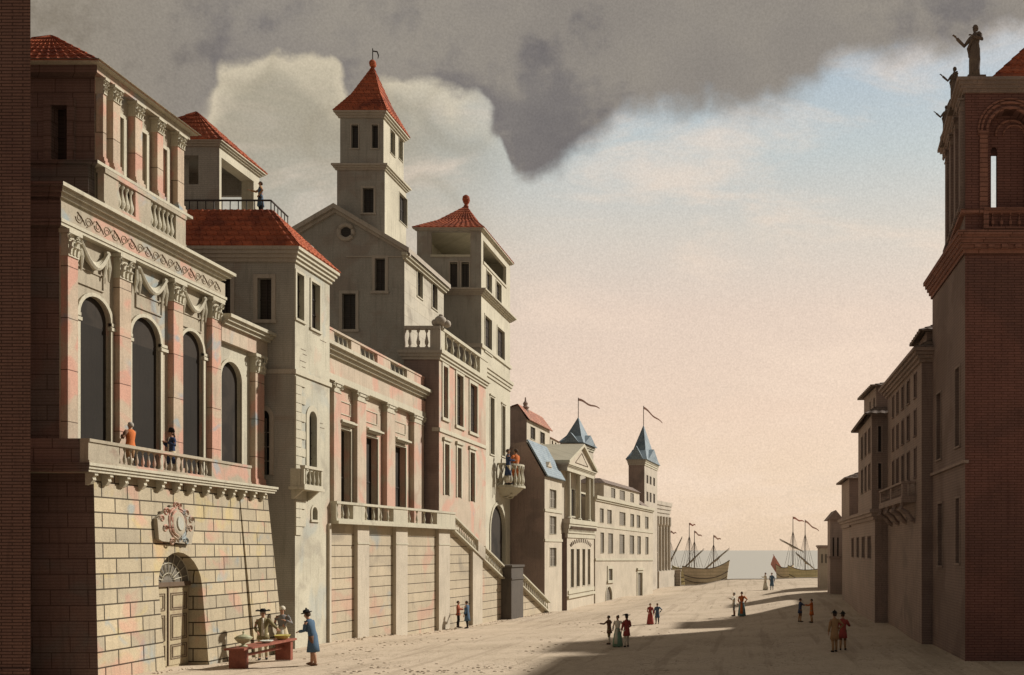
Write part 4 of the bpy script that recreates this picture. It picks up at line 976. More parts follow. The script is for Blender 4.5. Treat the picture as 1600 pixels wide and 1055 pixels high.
dm = mb.build('dormer', 'pale_render', h6); mb = MB(); hh = dict(u0=du+.45,u1=du+.95,z0=zd0+.12,z1=zd0+.85,arch=True); mb.face([FD.p(x,y,.11) for x,y in [(hh['u0'],hh['z0'])]+arc_pts(hh)+[(hh['u1'],hh['z0'])]]); mb.build('dormer_window', 'dark_pane', dm)

# ================================================================= house with rose roof behind, and a cottage beyond
h9 = thing('house', 'small cream house with faded rose tiled roof standing behind the blue roof', 'house', (-23.7, 94.8, 0))
F9, G9 = pair(823, 94.8, 859, 104.0); W9 = 5.0
z9 = lambda y: F9.z(823, y)
hs = [hole(F9,829,836,666,685,dep=.15), hole(F9,844,851,674,692,dep=.15)]
body(h9, F9, G9, W9, B0, z9(655), hs, [], 'pale_render', 'brown_light')
for h in hs: window(h9, F9, h, .06, .03, pm='dark_pane')
V = F9.p(F9.L,0)-F9.p(0,0); zr9 = zof(633, 94.8); ug = G9.u(809)
mb = MB(); mb.ring([[G9.p(0,z9(655)),G9.p(W9,z9(655)),G9.p(ug,zr9)], [G9.p(0,z9(655))+V,G9.p(W9,z9(655))+V,G9.p(ug,zr9)+V]]); mb.build('gable', 'brown_light', h9)
mb = MB(); zz = z9(656); tiled(mb, G9.p(-.3,zz,.15), G9.p(-.3,zz,.15)+V*1.03, G9.p(ug,zr9+.1,.15)+V*1.03, G9.p(ug,zr9+.1,.15), .6, .06)
tiled(mb, G9.p(W9+.3,zz,.15), G9.p(W9+.3,zz,.15)+V*1.03, G9.p(ug,zr9+.1,.15)+V*1.03, G9.p(ug,zr9+.1,.15), .6, .06); mb.build('roof', 'rose_tile', h9)
mb = MB(); p = pt(821, 641, 97); mb.lathe(p, [(.32,-.4),(.32,.2),(.42,.25),(.42,.35),(.2,.45),(.28,.75),(.1,1.0),(.06,1.4)], 8); mb.build('chimney', 'brown_light', h9)
h10 = thing('cottage', 'tiny pale gabled house glimpsed beyond the rose roofed house', 'house', (-24.0, 107, 0))
F10, G10 = pair(860, 107, 874, 111.8); W10 = 4
z10 = lambda y: F10.z(860, y)
hs = [hole(F10,862,864.5,688,697,dep=.12), hole(F10,867,869.5,691,700,dep=.12)]
body(h10, F10, G10, W10, B0, z10(684), hs, [], 'pale_render', 'brown_light')
for h in hs: window(h10, F10, h, 0, .03, bars=False)
V = F10.p(F10.L,0)-F10.p(0,0); mb = MB(); mb.ring([[G10.p(-.2,z10(684)),G10.p(W10,z10(684)),G10.p(W10/2,z10(672))],[G10.p(-.2,z10(684))+V,G10.p(W10,z10(684))+V,G10.p(W10/2,z10(672))+V]]); mb.build('roof', 'rose_tile', h10)

# ================================================================= pedimented hall
h11 = thing('assembly_hall', 'pale hall with columned upper porch under a triangular pediment and four tall windows', 'hall', (-19.5, 95.2, 0))
F11, G11 = pair(886, 95.2, 928, 106.8); W11 = 6.5
z11 = lambda y: F11.z(886, y)
L = F11.L; pc, pp = z11(811), z11(728)
lw = [hole(F11,a,b,858,918,dep=.2) for a, b in ((892,896.5),(901,905.5),(910,914),(918.5,922))]
for h in lw: h['z1'] = lw[0]['z1']; h['z0'] = lw[0]['z0']
body(h11, F11, G11, W11, B0, pc, lw, [], 'pale_render', 'brown_render', name='lower_wall')
for h in lw: window(h11, F11, h, .05, .03, bars=False)
mb = MB(); zl0 = z11(930); F11.box(mb, .3, L-.2, lw[0]['z0']-.7, lw[0]['z0']-.3, -.02, .12); F11.box(mb, .1, L-.05, zl0-.4, zl0-.1, -.02, .2); mb.build('sill_course', 'trim', h11)
mb = MB(); uc = (lw[0]['u0']+lw[3]['u1'])/2; R_ = (lw[3]['u1']-lw[0]['u0'])*.56
for k in range(13):
    a = math.pi*(.12+.76*k/12); ca_, sa_ = -math.cos(a), math.sin(a); z0_ = lw[0]['z1']-.35
    mb.tube([F11.p(uc+ca_*R_*.95, z0_+.35+sa_*R_*.16, .03), F11.p(uc+ca_*R_*1.05, z0_+.5+sa_*R_*.22, .03)], .07, 4)
mb.build('arch_dentils', 'door_line', h11)
# upper porch: recessed wall behind columns
hw_ = [hole(F11,892,897.5,764,806,d=-1.6,dep=.15), hole(F11,907,915,771,812,d=-1.6,dep=.15)]
mb = MB(); panel(mb, F11, .0, L, pc, pp, hw_, d=-1.6); A_ = F11.p(0,0,-1.6); mb.mi = 1
a, b, c = F11.p(0,0,-1.6), F11.p(L,0,-1.6), G11.p(W11,0); e = b+(c-a)
for (p, q) in ((a, c), (c, e), (e, b)): mb.face([(p.x,p.y,pc),(q.x,q.y,pc),(q.x,q.y,pp),(p.x,p.y,pp)])
mb.build('porch_wall', ['pale_render', 'brown_render'], h11)
for h in hw_: window(h11, F11, h, .2, .06, pm='dark_pane', d=-1.6)
for px in (888.5, 904.5, 919.5, 925.5):
    u_ = F11.u(px, -.3); mb = MB(); zt_ = pp-.05; p = F11.p(u_, pc, -.35)
    mb.lathe(p, [(.42,0),(.42,.2),(.30,.3),(.27,zt_-pc-.5),(.25,zt_-pc-.45),(.38,zt_-pc-.2),(.42,zt_-pc-.15),(.42,zt_-pc)], 10); mb.build('column', 'trim', h11)
cornice(h11, F11, G11, W11, z11(840), pc+.02, .40, 'trim', steps=4)
mb = MB(); 
for k in range(22): F11.box(mb, .2+(L-.4)*k/22, .2+(L-.4)*(k+.45)/22, z11(827), z11(822), .3, .46)
build_each(mb, 'dentil', 'door_line', h11)
mb = MB(); band(mb, F11, G11, W11, pp-.5, pp-.1, .05); mb.build('architrave', trimmed('trim'), h11)
cornice(h11, F11, G11, W11, pp-.1, pp+.3, .30, 'trim', steps=3, name='upper_cornice')
zpk = F11.z(905, 697); zb_ = pp+.31
mb = MB(); tri = lambda u0,u1,z0,z1,dd: [F11.p(u0,z0,dd),F11.p(u1,z0,dd),F11.p((u0+u1)/2,z1,dd)]
mb.ring([tri(0,L,zb_,zpk,.05), tri(0,L,zb_,zpk,-5.5)]); pd = mb.build('pediment', 'pale_render', h11)
mb = MB()
for ua, s_ in ((-.35, 1), (L+.35, -1)):
    mb.hexa([F11.p(ua,zb_,.4),F11.p(L/2,zpk,.4),F11.p(L/2,zpk,-5.6),F11.p(ua,zb_,-5.6),F11.p(ua,zb_+.3,.4),F11.p(L/2,zpk+.34,.4),F11.p(L/2,zpk+.34,-5.6),F11.p(ua,zb_+.3,-5.6)])
mb.build('raking_cornice', 'trim', pd)
mb = MB(); t0 = [F11.p(L*.27,zb_+.35,.06),F11.p(L*.73,zb_+.35,.06),F11.p(L*.5,zpk-.75,.06)]; mb.tube(t0+t0[:1], .06, 4); mb.build('tympanum_moulding', 'door_line', pd)
mb = MB(); G11.box(mb, .2, 1.2, B0, pc, -.02, .12); mb.build('corner_pier', 'brown_render', h11)

# ================================================================= clock tower with blue spire
def spire(root, F, G, W, z0, apex, gable=1.0, mt='slate', ov=.3):
    cs = corners(F, G, W, z0, ov); ap = (cs[0]+cs[2])/2; ap.z = apex
    mb = MB(); lift = .28*(apex-z0)
    for i in range(4):
        a, b = cs[i], cs[(i+1)%4]
        ma = a.lerp(Vector((ap.x,ap.y,a.z)), .42)+UZ*lift; m2 = b.lerp(Vector((ap.x,ap.y,b.z)), .42)+UZ*lift
        mb.face([a,b,m2,ma]); mb.face([ma,m2,ap])
    mb.face(cs); o = mb.build('spire', mt, root)
    mb = MB()
    for G_, ww in ((F, F.L), (G, W)):
        zc = z0-.02; h_ = lift*1.25
        P = lambda u, z, d: G_.p(u, z, d)
        mb.ring([[P(ww*.05,zc,ov+.03),P(ww*.95,zc,ov+.03),P(ww*.5,zc+h_,ov+.03)],[P(ww*.05,zc,-ww*.3),P(ww*.95,zc,-ww*.3),P(ww*.5,zc+h_,-ww*.3)]])
    mb.build('spire_gable', mt, o)
    return ap
def flag(root, top, ln, drop, mt, name='flag', w=.35):
    mb = MB(); n = 10; L1 = []; L2 = []
    for k in range(n+1):
        t_ = k/n; x = top.x+ln*t_; z = top.z-.08-drop*t_+.12*math.sin(t_*9); y = top.y+.15*math.sin(t_*7)
        ww = w*(1-.55*t_); L1.append(Vector((x,y,z))); L2.append(Vector((x,y,z-ww)))
    for k in range(n):
        for off in (0, .02): mb.face([L1[k]+Vector((0,off,0)),L1[k+1]+Vector((0,off,0)),L2[k+1]+Vector((0,off,0)),L2[k]+Vector((0,off,0))])
    return mb.build(name, mt, root, smooth=True)
h12 = thing('clock_tower', 'square clock tower with blue slate spire and pennant behind the pediment', 'clock tower', (-25, 131, 0))
F12, G12 = pair(907, 131, 927, 137.5); W12 = 2.7
body(h12, F12, G12, W12, B0, F12.z(907,694), [], [], 'pale_render', 'far_render')
cornice(h12, F12, G12, W12, F12.z(907,700), F12.z(907,693), .25, 'trim', steps=2)
mb = MB(); uu, zz = F12.uz(916, 711); mb.ring([disc(F12,uu,zz,.85,.02), disc(F12,uu,zz,.85,.08)]); ck = mb.build('clock_face', 'trim', h12)
mb = MB(); mb.tube(disc(F12,uu,zz,.85,.08)+disc(F12,uu,zz,.85,.08)[:2], .09, 5); mb.tube([F12.p(uu,zz,.1),F12.p(uu,zz+.6,.1)], .05, 4); mb.tube([F12.p(uu,zz,.1),F12.p(uu+.4,zz-.15,.1)], .05, 4); mb.build('clock_hands', 'door_line', ck)
ap = spire(h12, F12, G12, W12, F12.z(907,692), zof(651,134), ov=.55)
mb = MB(); top = ap+UZ*2.9; mb.tube([ap-UZ*.2, top], .06, 5); fp = mb.build('flagpole', 'rope', h12); flag(fp, top, 3.2, 1.5, 'flag_brown', w=.4)

# ================================================================= long town house
h13 = thing('row_house', 'long low pale house with two rows of windows and an attic, nearest the harbour', 'house', (-18.6, 107, 0))
F13, G13 = pair(930, 107, 1020, 134, slope=-.012); W13 = 5
z13 = lambda y, px=930: F13.z(px, y)
hs = []
r1 = [(937.5,943,794,816),(949,955.5,798,820),(968,977,804,827),(985,990.5,811,832),(995,1000,815,834),(1008,1013,820,838)]
r2 = [(938.5,943.5,832,864),(950.5,957.5,834,866),(968,975.5,838,868),(984,990.5,842,870),(996,1001,845,871),(1008.5,1013,847,872)]
for q in r1+r2: hs.append(hole(F13, q[0], q[1], q[2], q[3], dep=.14))
for grp, kk in ((hs[:6], 0), (hs[6:], 6)):
    za, zb2 = grp[0]['z1'], grp[0]['z0']
    for h in grp: h['z1'] = za; h['z0'] = zb2
dr = hole(F13,996,1003,895,935,dep=.2); nd = hole(F13,946.5,956,917,945,True,.2); sw = hole(F13,950,956,889,907,dep=.14)
dr['z0'] = B0+1; nd['z0'] = B0+1
body(h13, F13, G13, W13, B0, z13(776), hs+[dr,nd,sw], [], 'pale_render', 'far_render')
for h in hs: window(h13, F13, h, .04, .03, pm='grey_pane', bars=False)
window(h13, F13, dr, .35, .1, 'trim', 'grey_pane', False, name='door', bars=False, head=True); window(h13, F13, nd, .18, .06, 'trim', 'grey_pane', False, name='side_door', bars=False); window(h13, F13, sw, .38, .1, 'trim', 'grey_pane', True, bars=False)
mb = MB(); fband(mb, F13, -.1, F13.L+.1, z13(823), z13(820), .08); fband(mb, F13, -.1, F13.L+.1, z13(876), z13(872.5), .12); mb.build('string_course', 'trim', h13)
mb = MB(); fband(mb, F13, -.1, F13.L+.2, z13(779), z13(774), .30); fband(mb, F13, -.1, F13.L+.2, z13(782), z13(779)-.002, .15); mb.build('eaves', 'trim', h13)
ua, ue = F13.u(940,-1), F13.u(996,-1); za = z13(774)-.1; zb2 = F13.z(948,757,-1)
ha = [hole(F13,955,961,768,783,d=-.7,dep=.1),hole(F13,968.5,976,776,791,d=-.7,dep=.1),hole(F13,985,990,783,797,d=-.7,dep=.1)]
for h in ha: h['z0'] = za+.45; h['z1'] = zb2-.35
mb = MB(); panel(mb, F13, ua, ue, za, zb2, ha, d=-.7)
P = [F13.p(ua,za,-.7),F13.p(ue,za,-.7),F13.p(ue,za,-4.5),F13.p(ua,za,-4.5)]; H_ = UZ*(zb2-za)
for i in (1,2,3): mb.face([P[i],P[(i+1)%4],P[(i+1)%4]+H_,P[i]+H_])
mb.build('attic', 'pale_render', h13)
for h in ha: window(h13, F13, h, .04, .03, pm='grey_pane', bars=False, d=-.7, sill=False)
mb = MB(); mb.hexa([F13.p(ua-.2,zb2,-.45),F13.p(ue+.2,zb2,-.45),F13.p(ue+.2,zb2,-4.7),F13.p(ua-.2,zb2,-4.7),F13.p(ua+.8,zb2+.7,-1.5),F13.p(ue-.8,zb2+.7,-1.5),F13.p(ue-.8,zb2+.7,-3.5),F13.p(ua+.8,zb2+.7,-3.5)])
mb.ring([[F13.p(ue+.01,za,-.1),F13.p(F13.L,za,-.1),F13.p(ue+.01,zb2-.2,-2)],[F13.p(ue+.01,za,-4.8),F13.p(F13.L,za,-4.8),F13.p(ue+.01,zb2-.2,-3)]])
mb.build('roof', 'brown_roof', h13)

# ================================================================= flag tower
h14 = thing('watch_tower', 'tall square tower with blue slate spire and pennant at the harbour end', 'tower', (-16, 136.5, 0))
F14, G14 = pair(1007, 136.5, 1027, 146.5); W14 = 2.45
zt14 = F14.z(1007, 718)
hs = []
for pa in (1010, 1015, 1020.5):
    hs += [hole(F14,pa,pa+3,742+(pa-1010)*.5,755+(pa-1010)*.5,dep=.12), hole(F14,pa,pa+3,768+(pa-1010)*.4,783+(pa-1010)*.4,dep=.12)]
for k in (0,2,4):
    for j in (0,1): hs[k+j]['z0'] = hs[j]['z0']; hs[k+j]['z1'] = hs[j]['z1']
body(h14, F14, G14, W14, B0, zt14, hs, [], 'far_render', 'brown_light')
for h in hs: window(h14, F14, h, 0, .03, pm='dark_pane', bars=False)
cornice(h14, F14, G14, W14, F14.z(1007,727), zt14, .25, 'trim', steps=3)
ap = spire(h14, F14, G14, W14, zt14, zof(663,141), ov=.45)
mb = MB(); top = ap+UZ*3.0; mb.tube([ap-UZ*.2, top], .06, 5); fp = mb.build('flagpole', 'rope', h14); flag(fp, top, 3.0, 2.6, 'flag_brown', w=.4)

# ================================================================= columned customs hall and harbour wall
h15 = thing('customs_hall', 'grey flat roofed hall with tall thin columns at the quay', 'hall', (-15.8, 147, 0))
F15, G15 = pair(1022, 147, 1045, 156); W15 = 4
body(h15, F15, G15, W15, B0, F15.z(1022,783), [], [], 'far_render', 'brown_light')
cornice(h15, F15, G15, W15, F15.z(1022,806), F15.z(1022,782), .5, 'far_render', steps=4)
for k in range(5):
    mb = MB(); u_ = F15.L*(k+.4)/5; mb.lathe(F15.p(u_, F15.z(1022,893), .35), [(.4,0),(.28,.2),(.24,7.5),(.4,7.9),(.4,F15.z(1022,806)-F15.z(1022,893))], 8); mb.build('column', 'far_render', h15)
mb = MB(); F15.box(mb, -.1, F15.L+.5, B0, F15.z(1022,893), -.1, .9); mb.build('podium', 'far_render', h15)
wl = thing('harbour_wall', 'low grey stone wall between the columned hall and the moored boats', 'wall', (-13, 157.5, -2))
mb = MB(); mb.box(-15.5,-12.1,157.0,157.8,B0,zof(893,157)); mb.build('wall', 'quay_stone', wl); mb = MB(); mb.box(-15.6,-12.0,156.9,157.9,zof(893,157)+.002,zof(891,157)+.1); mb.build('coping', 'quay_stone', wl)

GM[0] = None
# ================================================================= right side of the street
r1 = thing('palazzo', 'dark red palazzo with open arched loggia, dentil cornice and red hipped roof', 'palace', (8.9, 36.6, 0))
FR, GR = pair(1508, 36.6, 1457, 43.1, side=1); WR = 10
zR = lambda y: FR.z(1508, y)
zc = zR(372)
hs = [hole(FR,1500,1493,572,696,dep=.25), hole(FR,1471,1464,612,716,dep=.25), hole(FR,1500,1494,778,880,dep=.25), hole(FR,1473,1466,786,884,dep=.25)]
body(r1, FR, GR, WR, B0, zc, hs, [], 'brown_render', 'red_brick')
for h in hs: window(r1, FR, h, .09, .04, 'brown_light')
mb = MB(); band(mb, FR, GR, 0, zR(724), zR(719), .12); mb.build('string_course', 'brown_light', r1)
cornice(r1, FR, GR, WR, zR(398), zR(364), .38, 'red_trim', steps=5)
mb = MB()
for k in range(16): GR.box(mb, .35+.55*k, .6+.55*k, zR(391), zR(385), .1, .26)
build_each(mb, 'dentil', 'red_trim', r1)
FU, GU = pair(1508, 36.7, 1480, 42.6, side=1); WU = 7.2
zU0, zU1 = zR(362), zR(138)
ha = dict(u0=GU.u(1545), u1=GU.u(1545)+1.75, z0=GU.z(1545,327), z1=GU.z(1545,172), arch=True, dep=.45)
GBk = Fac(GU.p(0,0).xy+Vector((0,5.9)), (1,0), (0,-1))
hbk = dict(u0=GBk.u(1538), u1=GBk.u(1572), z0=GBk.z(1556,326), z1=GBk.z(1550,205), arch=True, dep=.4)
mb = MB(); mb.mi = 1; panel(mb, GU, 0, WU, zU0, zU1, [ha]); hsl = dict(u0=GU.u(1548.5,-.45), u1=GU.u(1557.5,-.45), z0=GU.z(1548,326,-.45), z1=GU.z(1553,230,-.45), arch=True, dep=.12)
panel(mb, GU, .3, WU, zU0, zU1, [hsl], d=-.45)
panel(mb, GBk, .62, WU, zU0, zU1, [hbk]); panel(mb, GBk, 0.62, WU, zU0, zU1, [dict(hbk)], d=-.4)
mb.mi = 0; panel(mb, FU, 0, FU.L, zU0, zU1, [])
Fz = Fac(FU.A+Vector((.45,0)), FU.U, FU.N); panel(mb, Fz, .3, FU.L-.3, zU0, zU1, [])
mb.mi = 1; a = GU.p(WU,0); mb.face([(a.x,a.y,zU0),(a.x,a.y+6,zU0),(a.x,a.y+6,zU1),(a.x,a.y,zU1)])
b0 = GU.p(0,0); mb.face([(b0.x,b0.y,zU1-.01),(a.x,a.y,zU1-.01),(a.x,a.y+6.2,zU1-.01),(b0.x+.5,b0.y+6.2,zU1-.01)])
mb.face([(b0.x,b0.y,zU0+.02),(a.x,a.y,zU0+.02),(a.x,a.y+6.2,zU0+.02),(b0.x+.5,b0.y+6.2,zU0+.02)])
mb.build('loggia_wall', ['brown_render', 'red_brick'], r1)
mb = MB(); r = (ha['u1']-ha['u0'])/2; uc = (ha['u0']+ha['u1'])/2; zs = ha['z1']-r
for rr_, tt, dd_, sh_ in ((r+.08,.07,.03,0),(r+.30,.06,.03,0),(r+.44,.05,.03,0),(r-.22,.06,-.43,.18),(r-.42,.05,-.43,.30)):
    mb.tube([GU.p(uc+sh_-rr_*math.cos(math.pi*k/18), zs+rr_*math.sin(math.pi*k/18), dd_) for k in range(19)], tt, 6)
GU.box(mb, ha['u0']-.45, ha['u0']-.02, zs-.16, zs-.02, -.02, .10); GU.box(mb, ha['u1']+.02, ha['u1']+.45, zs-.16, zs-.02, -.02, .10)
GU.box(mb, ha['u0']-.38, ha['u0']-.06, ha['z0'], zs-.17, -.02, .07); GU.box(mb, ha['u1']+.06, ha['u1']+.38, ha['z0'], zs-.17, -.02, .07)
mb.build('arch_moulding', 'red_trim', r1)
zb0, zb1 = zU0+.05, GU.z(1545,328)
balustrade(r1, GU, GU.u(1537,.2), WU, zb0, zb1, [(GU.u(1545,.2), GU.u(1545,.2)+2.2, 6)], .22, .22, 'red_trim', 'red_trim')
for k in range(4):
    u_ = .15+1.55*k; pilaster(r1, FU, u_, u_+.5, zU0+.9, zU1-.3, .18, .5, .3, style='plain', mt='brown_render', cm='brown_light')
mb = MB(); band(mb, FU, GU, WU, zU0+.75, zU0+.9, .22); mb.build('sill_course', 'red_trim', r1)
cornice(r1, FU, GU, WU, zU1-.15, zR(125), .42, 'brown_light', steps=4, name='upper_cornice')
zt = zR(125)
A = Vector((9.75,37.2,zt)); cs = [A, Vector((10.0,42.6,zt)), Vector((16,42.6,zt)), Vector((16,37.2,zt))]
hip(r1, cs, Vector((12.9,39.9,zt+3.6)), pitch=.5)
mb = MB(); mb.prism([(9.1,36.75),(9.7,43.0),(16.2,43.0),(16.2,36.75)], zt-.1, zt-.01); mb.build('roof_base', 'red_trim', r1)

r2 = thing('townhouse', 'brown four storey house with long bracketed balcony next to the red palazzo', 'house', (8.4, 43.2, 0))
F, G = pair(1440, 43.15, 1387, 53.5, side=1); W2 = 8
z = lambda y: F.z(1440, y)
cols = [(1432,1429),(1421.5,1418),(1412.5,1409.5),(1404,1401.5),(1397,1395)]
hs = []
for pa, pb in cols:
    for yt, yb in ((583,620),(640,680),(700,745)):
        s_ = (VX-pa)/(VX-1432); h = hole(F, pa, pb, 0, 1, dep=.2); h['z1'] = F.z(1432,yt); h['z0'] = F.z(1432,yb); hs.append(h)
dw = None
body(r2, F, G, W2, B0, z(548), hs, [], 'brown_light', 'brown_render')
for h in hs: window(r2, F, h, .07, .04, 'brown_render')
cornice(r2, F, G, W2, z(566), z(546), .5, 'brown_light', steps=4)
cs = corners(F, G, W2, z(546), .4); mb = MB(); hip(r2, cs, None, ridge=((cs[0]+cs[3])/2+Vector((-1.5,2.0,1.6)), (cs[1]+cs[2])/2+Vector((-1.5,-2.0,1.6))), mt='brown_roof', pitch=.5)
mb = MB(); c0 = corners(F, G, 4, z(546), -.3); mb.prism([(c0[0].x,c0[0].y),(c0[0].x+.1,c0[0].y+2.6),(c0[0].x+4,c0[0].y+2.6),(c0[0].x+4,c0[0].y)], z(547), z(516)); mb.build('attic', 'brown_render', r2)
cA = [Vector((c0[0].x-.4,c0[0].y-.35,z(516))), Vector((c0[0].x-.3,c0[0].y+3.0,z(516))), Vector((c0[0].x+4.3,c0[0].y+3.0,z(516))), Vector((c0[0].x+4.3,c0[0].y-.35,z(516)))]
hip(r2, cA, (cA[0]+cA[2])/2+UZ*1.1, mt='brown_roof', name='attic_roof', pitch=.5)
# balcony
Fq = Fac((pt(1410,0,44.6).x, 44.6), F.U, F.N); Fq.L = 7.6; Gq = Fac(Fq.A, (1,0), (0,-1)); q0, q1 = Fq.z(1410,778), Fq.z(1410,752)
mb = MB(); dd_ = 1.0; P = [Fq.p(0,0,.05),Fq.p(Fq.L,0,.05),Fq.p(Fq.L,0,-1.2),Fq.p(0,0,-1.2)]; mb.prism([(p.x,p.y) for p in P], q0-.22, q0); mb.build('balcony_slab', 'brown_light', r2)
balustrade(r2, Fq, 0, Fq.L, q0, q1, [(.3,3.4,8),(3.8,7.2,8)], 0, .16, 'brown_light', 'brown_light', fat=.8)
balustrade(r2, Gq, .0, .85, q0+.002, q1-.002, [(.25,.8,2)], -.02, .14, 'brown_light', 'brown_light', fat=.8)
mb = MB()
for k in range(4):
    u_ = .3+2.3*k; mb.tube([Fq.p(u_,q0-.25,-.05),Fq.p(u_,q0-.55,.05),Fq.p(u_,q0-.75,-.3),Fq.p(u_,q0-1.05,-.5),Fq.p(u_,q0-1.3,-.85)], [.12,.17,.14,.15,.08], 6)
build_each(mb, 'console', 'brown_light', r2)

r3 = thing('townhouse', 'brown stepped house with low ledged front, taller set back block and attic', 'house', (7.6, 53.6, 0))
F, G = pair(1367, 53.6, 1316, 72.3, side=1); W3 = 8
hs = [hole(F,1362-1,1356,838,872,dep=.2), hole(F,1351,1347,843,875,dep=.2), hole(F,1342,1339,847,877,dep=.2), hole(F,1334,1331,852,880,dep=.2)]
for h in hs: h['z1'] = hs[0]['z1']; h['z0'] = hs[0]['z0']
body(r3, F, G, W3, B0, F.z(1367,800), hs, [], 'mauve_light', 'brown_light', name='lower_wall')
for h in hs: window(r3, F, h, .05, .03, 'brown_light')
cornice(r3, F, G, W3, F.z(1367,812), F.z(1367,796), .35, 'mauve_light', steps=3)
F, G = pair(1362, 53.78, 1341, 61.5, side=1); W3b = 6
zl_, zt_ = F.z(1362,800), F.z(1362,648)
hs = []
for pa, pb in ((1360,1357),(1354,1351.5),(1348.5,1346)):
    for yt, yb in ((668,706),(724,764)): h = hole(F, pa, pb, 0, 1, dep=.2); h['z1'] = F.z(1360,yt); h['z0'] = F.z(1360,yb); hs.append(h)
hg = [hole(G,1372,1377,666,706,dep=.2), hole(G,1372,1377,724,764,dep=.2)]
body(r3, F, G, W3b, zl_-.2, zt_, hs, hg, 'mauve_light', 'brown_light', name='middle_wall')
for h in hs: window(r3, F, h, .05, .03, 'brown_light')
for h in hg: window(r3, G, h, .08, .04, 'mauve_light')
cs = corners(F, G, W3b, zt_, .45); mb = MB()
Fi = pair(1369, 56.5, 1350, 61, side=1); D_ = corners(Fi[0], Fi[1], 4, zt_+.9, 0)
for i in range(4): tiled(mb, cs[i], cs[(i+1)%4], D_[(i+1)%4], D_[i], .5, .05)
mb.build('roof', 'brown_roof', r3)
hh = [hole(Fi[0],1367,1364.5,621,637,dep=.15), hole(Fi[0],1360.5,1358.5,627,642,dep=.15)]
zA = Fi[0].z(1369,604); body(r3, Fi[0], Fi[1], 4, zt_+.5, zA, hh, [], 'mauve_light', 'brown_light', name='attic_wall')
for h in hh: window(r3, Fi[0], h, 0, .03, bars=False)
cs = corners(Fi[0], Fi[1], 4, zA, .4); hip(r3, cs, None, ridge=((cs[0]+cs[3])/2+Vector((0,1.6,.7)), (cs[1]+cs[2])/2+Vector((0,-1.6,.7))), mt='brown_roof', name='attic_roof', pitch=.5)
F, G = pair(1327, 66, 1315, 71.5, side=1)
body(r3, F, G, 5, zl_-.6, F.z(1327,748), [], [], 'mauve_light', 'brown_light', name='far_wall')
cs = corners(F, G, 5, F.z(1327,748), .4); hip(r3, cs, None, ridge=((cs[0]+cs[3])/2+Vector((0,1.6,1.2)), (cs[1]+cs[2])/2+Vector((0,-1.6,1.2))), mt='brown_roof', name='far_roof', pitch=.5)

mb = MB(); mb.box(9.4,14,61.52,66.1,B0,8.0); mb.build('unseen_rear_block', 'brown_light', r3)  # unseen block added to fill a lit gap in the street shadow
r4 = thing('townhouse', 'narrow grey gabled house low on the right near the harbour', 'house', (8.2, 86, 0))
F, G = pair(1297, 86, 1293, 90.5, side=1); W4_ = 6
body(r4, F, G, W4_, B0, G.z(1297,812), [], [hole(G,1301,1303.5,840,870,dep=.15), hole(G,1308,1310.5,840,870,dep=.15)], 'mauve_light', 'mauve_light')
for hh in ((1301,1303.5),(1308,1310.5)): window(r4, G, hole(G,hh[0],hh[1],840,870,dep=.15), 0, .03, bars=False, pm='dark_pane')
mb = MB(); zz = G.z(1297,812); wg = G.u(1316)
mb.ring([[G.p(-.25,zz,.3),G.p(wg*1.1,zz,.3),G.p(wg*.45,G.z(1300,797),.3)],[G.p(-.25,zz,-4.7),G.p(wg*1.1,zz,-4.7),G.p(wg*.45,G.z(1300,797),-4.7)]]); mb.build('gable', 'brown_light', r4)
mb = MB(); band(mb, F, G, W4_, G.z(1297,842)-1.9, G.z(1297,842)-1.7, .08); mb.build('string_course', 'brown_light', r4)
mb = MB(); mb.box(9.6,15,72.5,85.9,B0,5.6); mb.build('unseen_rear_block', 'brown_light', r4)  # added mass, hidden from view, whose shadow closes a sunlit street strip
r5 = thing('storehouse', 'last small flat roofed grey building on the right before the water', 'house', (7.9, 98, 0))
F, G = pair(1280, 98, 1277.5, 103, side=1)
hs = [hole(G,1283,1286,866,880,dep=.12), hole(G,1289,1292,866,880,dep=.12)]
body(r5, F, G, 5, B0, G.z(1280,855), [], hs, 'mauve_light', 'far_render')
for h in hs: window(r5, G, h, 0, .03, bars=False, pm='grey_pane')
cornice(r5, F, G, 5, G.z(1280,857), G.z(1280,852), .2, 'mauve_light', steps=2)
# ================================================================= people
def skin_mesh(verts, edges, radii, root=0, sub=1):
    me = bpy.data.meshes.new('tmp'); me.from_pydata(verts, edges, []); o = bpy.data.objects.new('tmp', me); COL.objects.link(o)
    md = o.modifiers.new('Skin', 'SKIN'); md.use_smooth_shade = True
    for i, r in enumerate(radii):
        sv_ = me.skin_vertices[0].data[i]; sv_.radius = r if isinstance(r, tuple) else (r, r); sv_.use_root = (i == root)
    if sub: s_ = o.modifiers.new('Sub', 'SUBSURF'); s_.levels = sub; s_.render_levels = sub
    dg = bpy.context.evaluated_depsgraph_get(); dg.update()
    out = bpy.data.meshes.new_from_object(o.evaluated_get(dg)); bpy.data.objects.remove(o); bpy.data.meshes.remove(me)
    return out

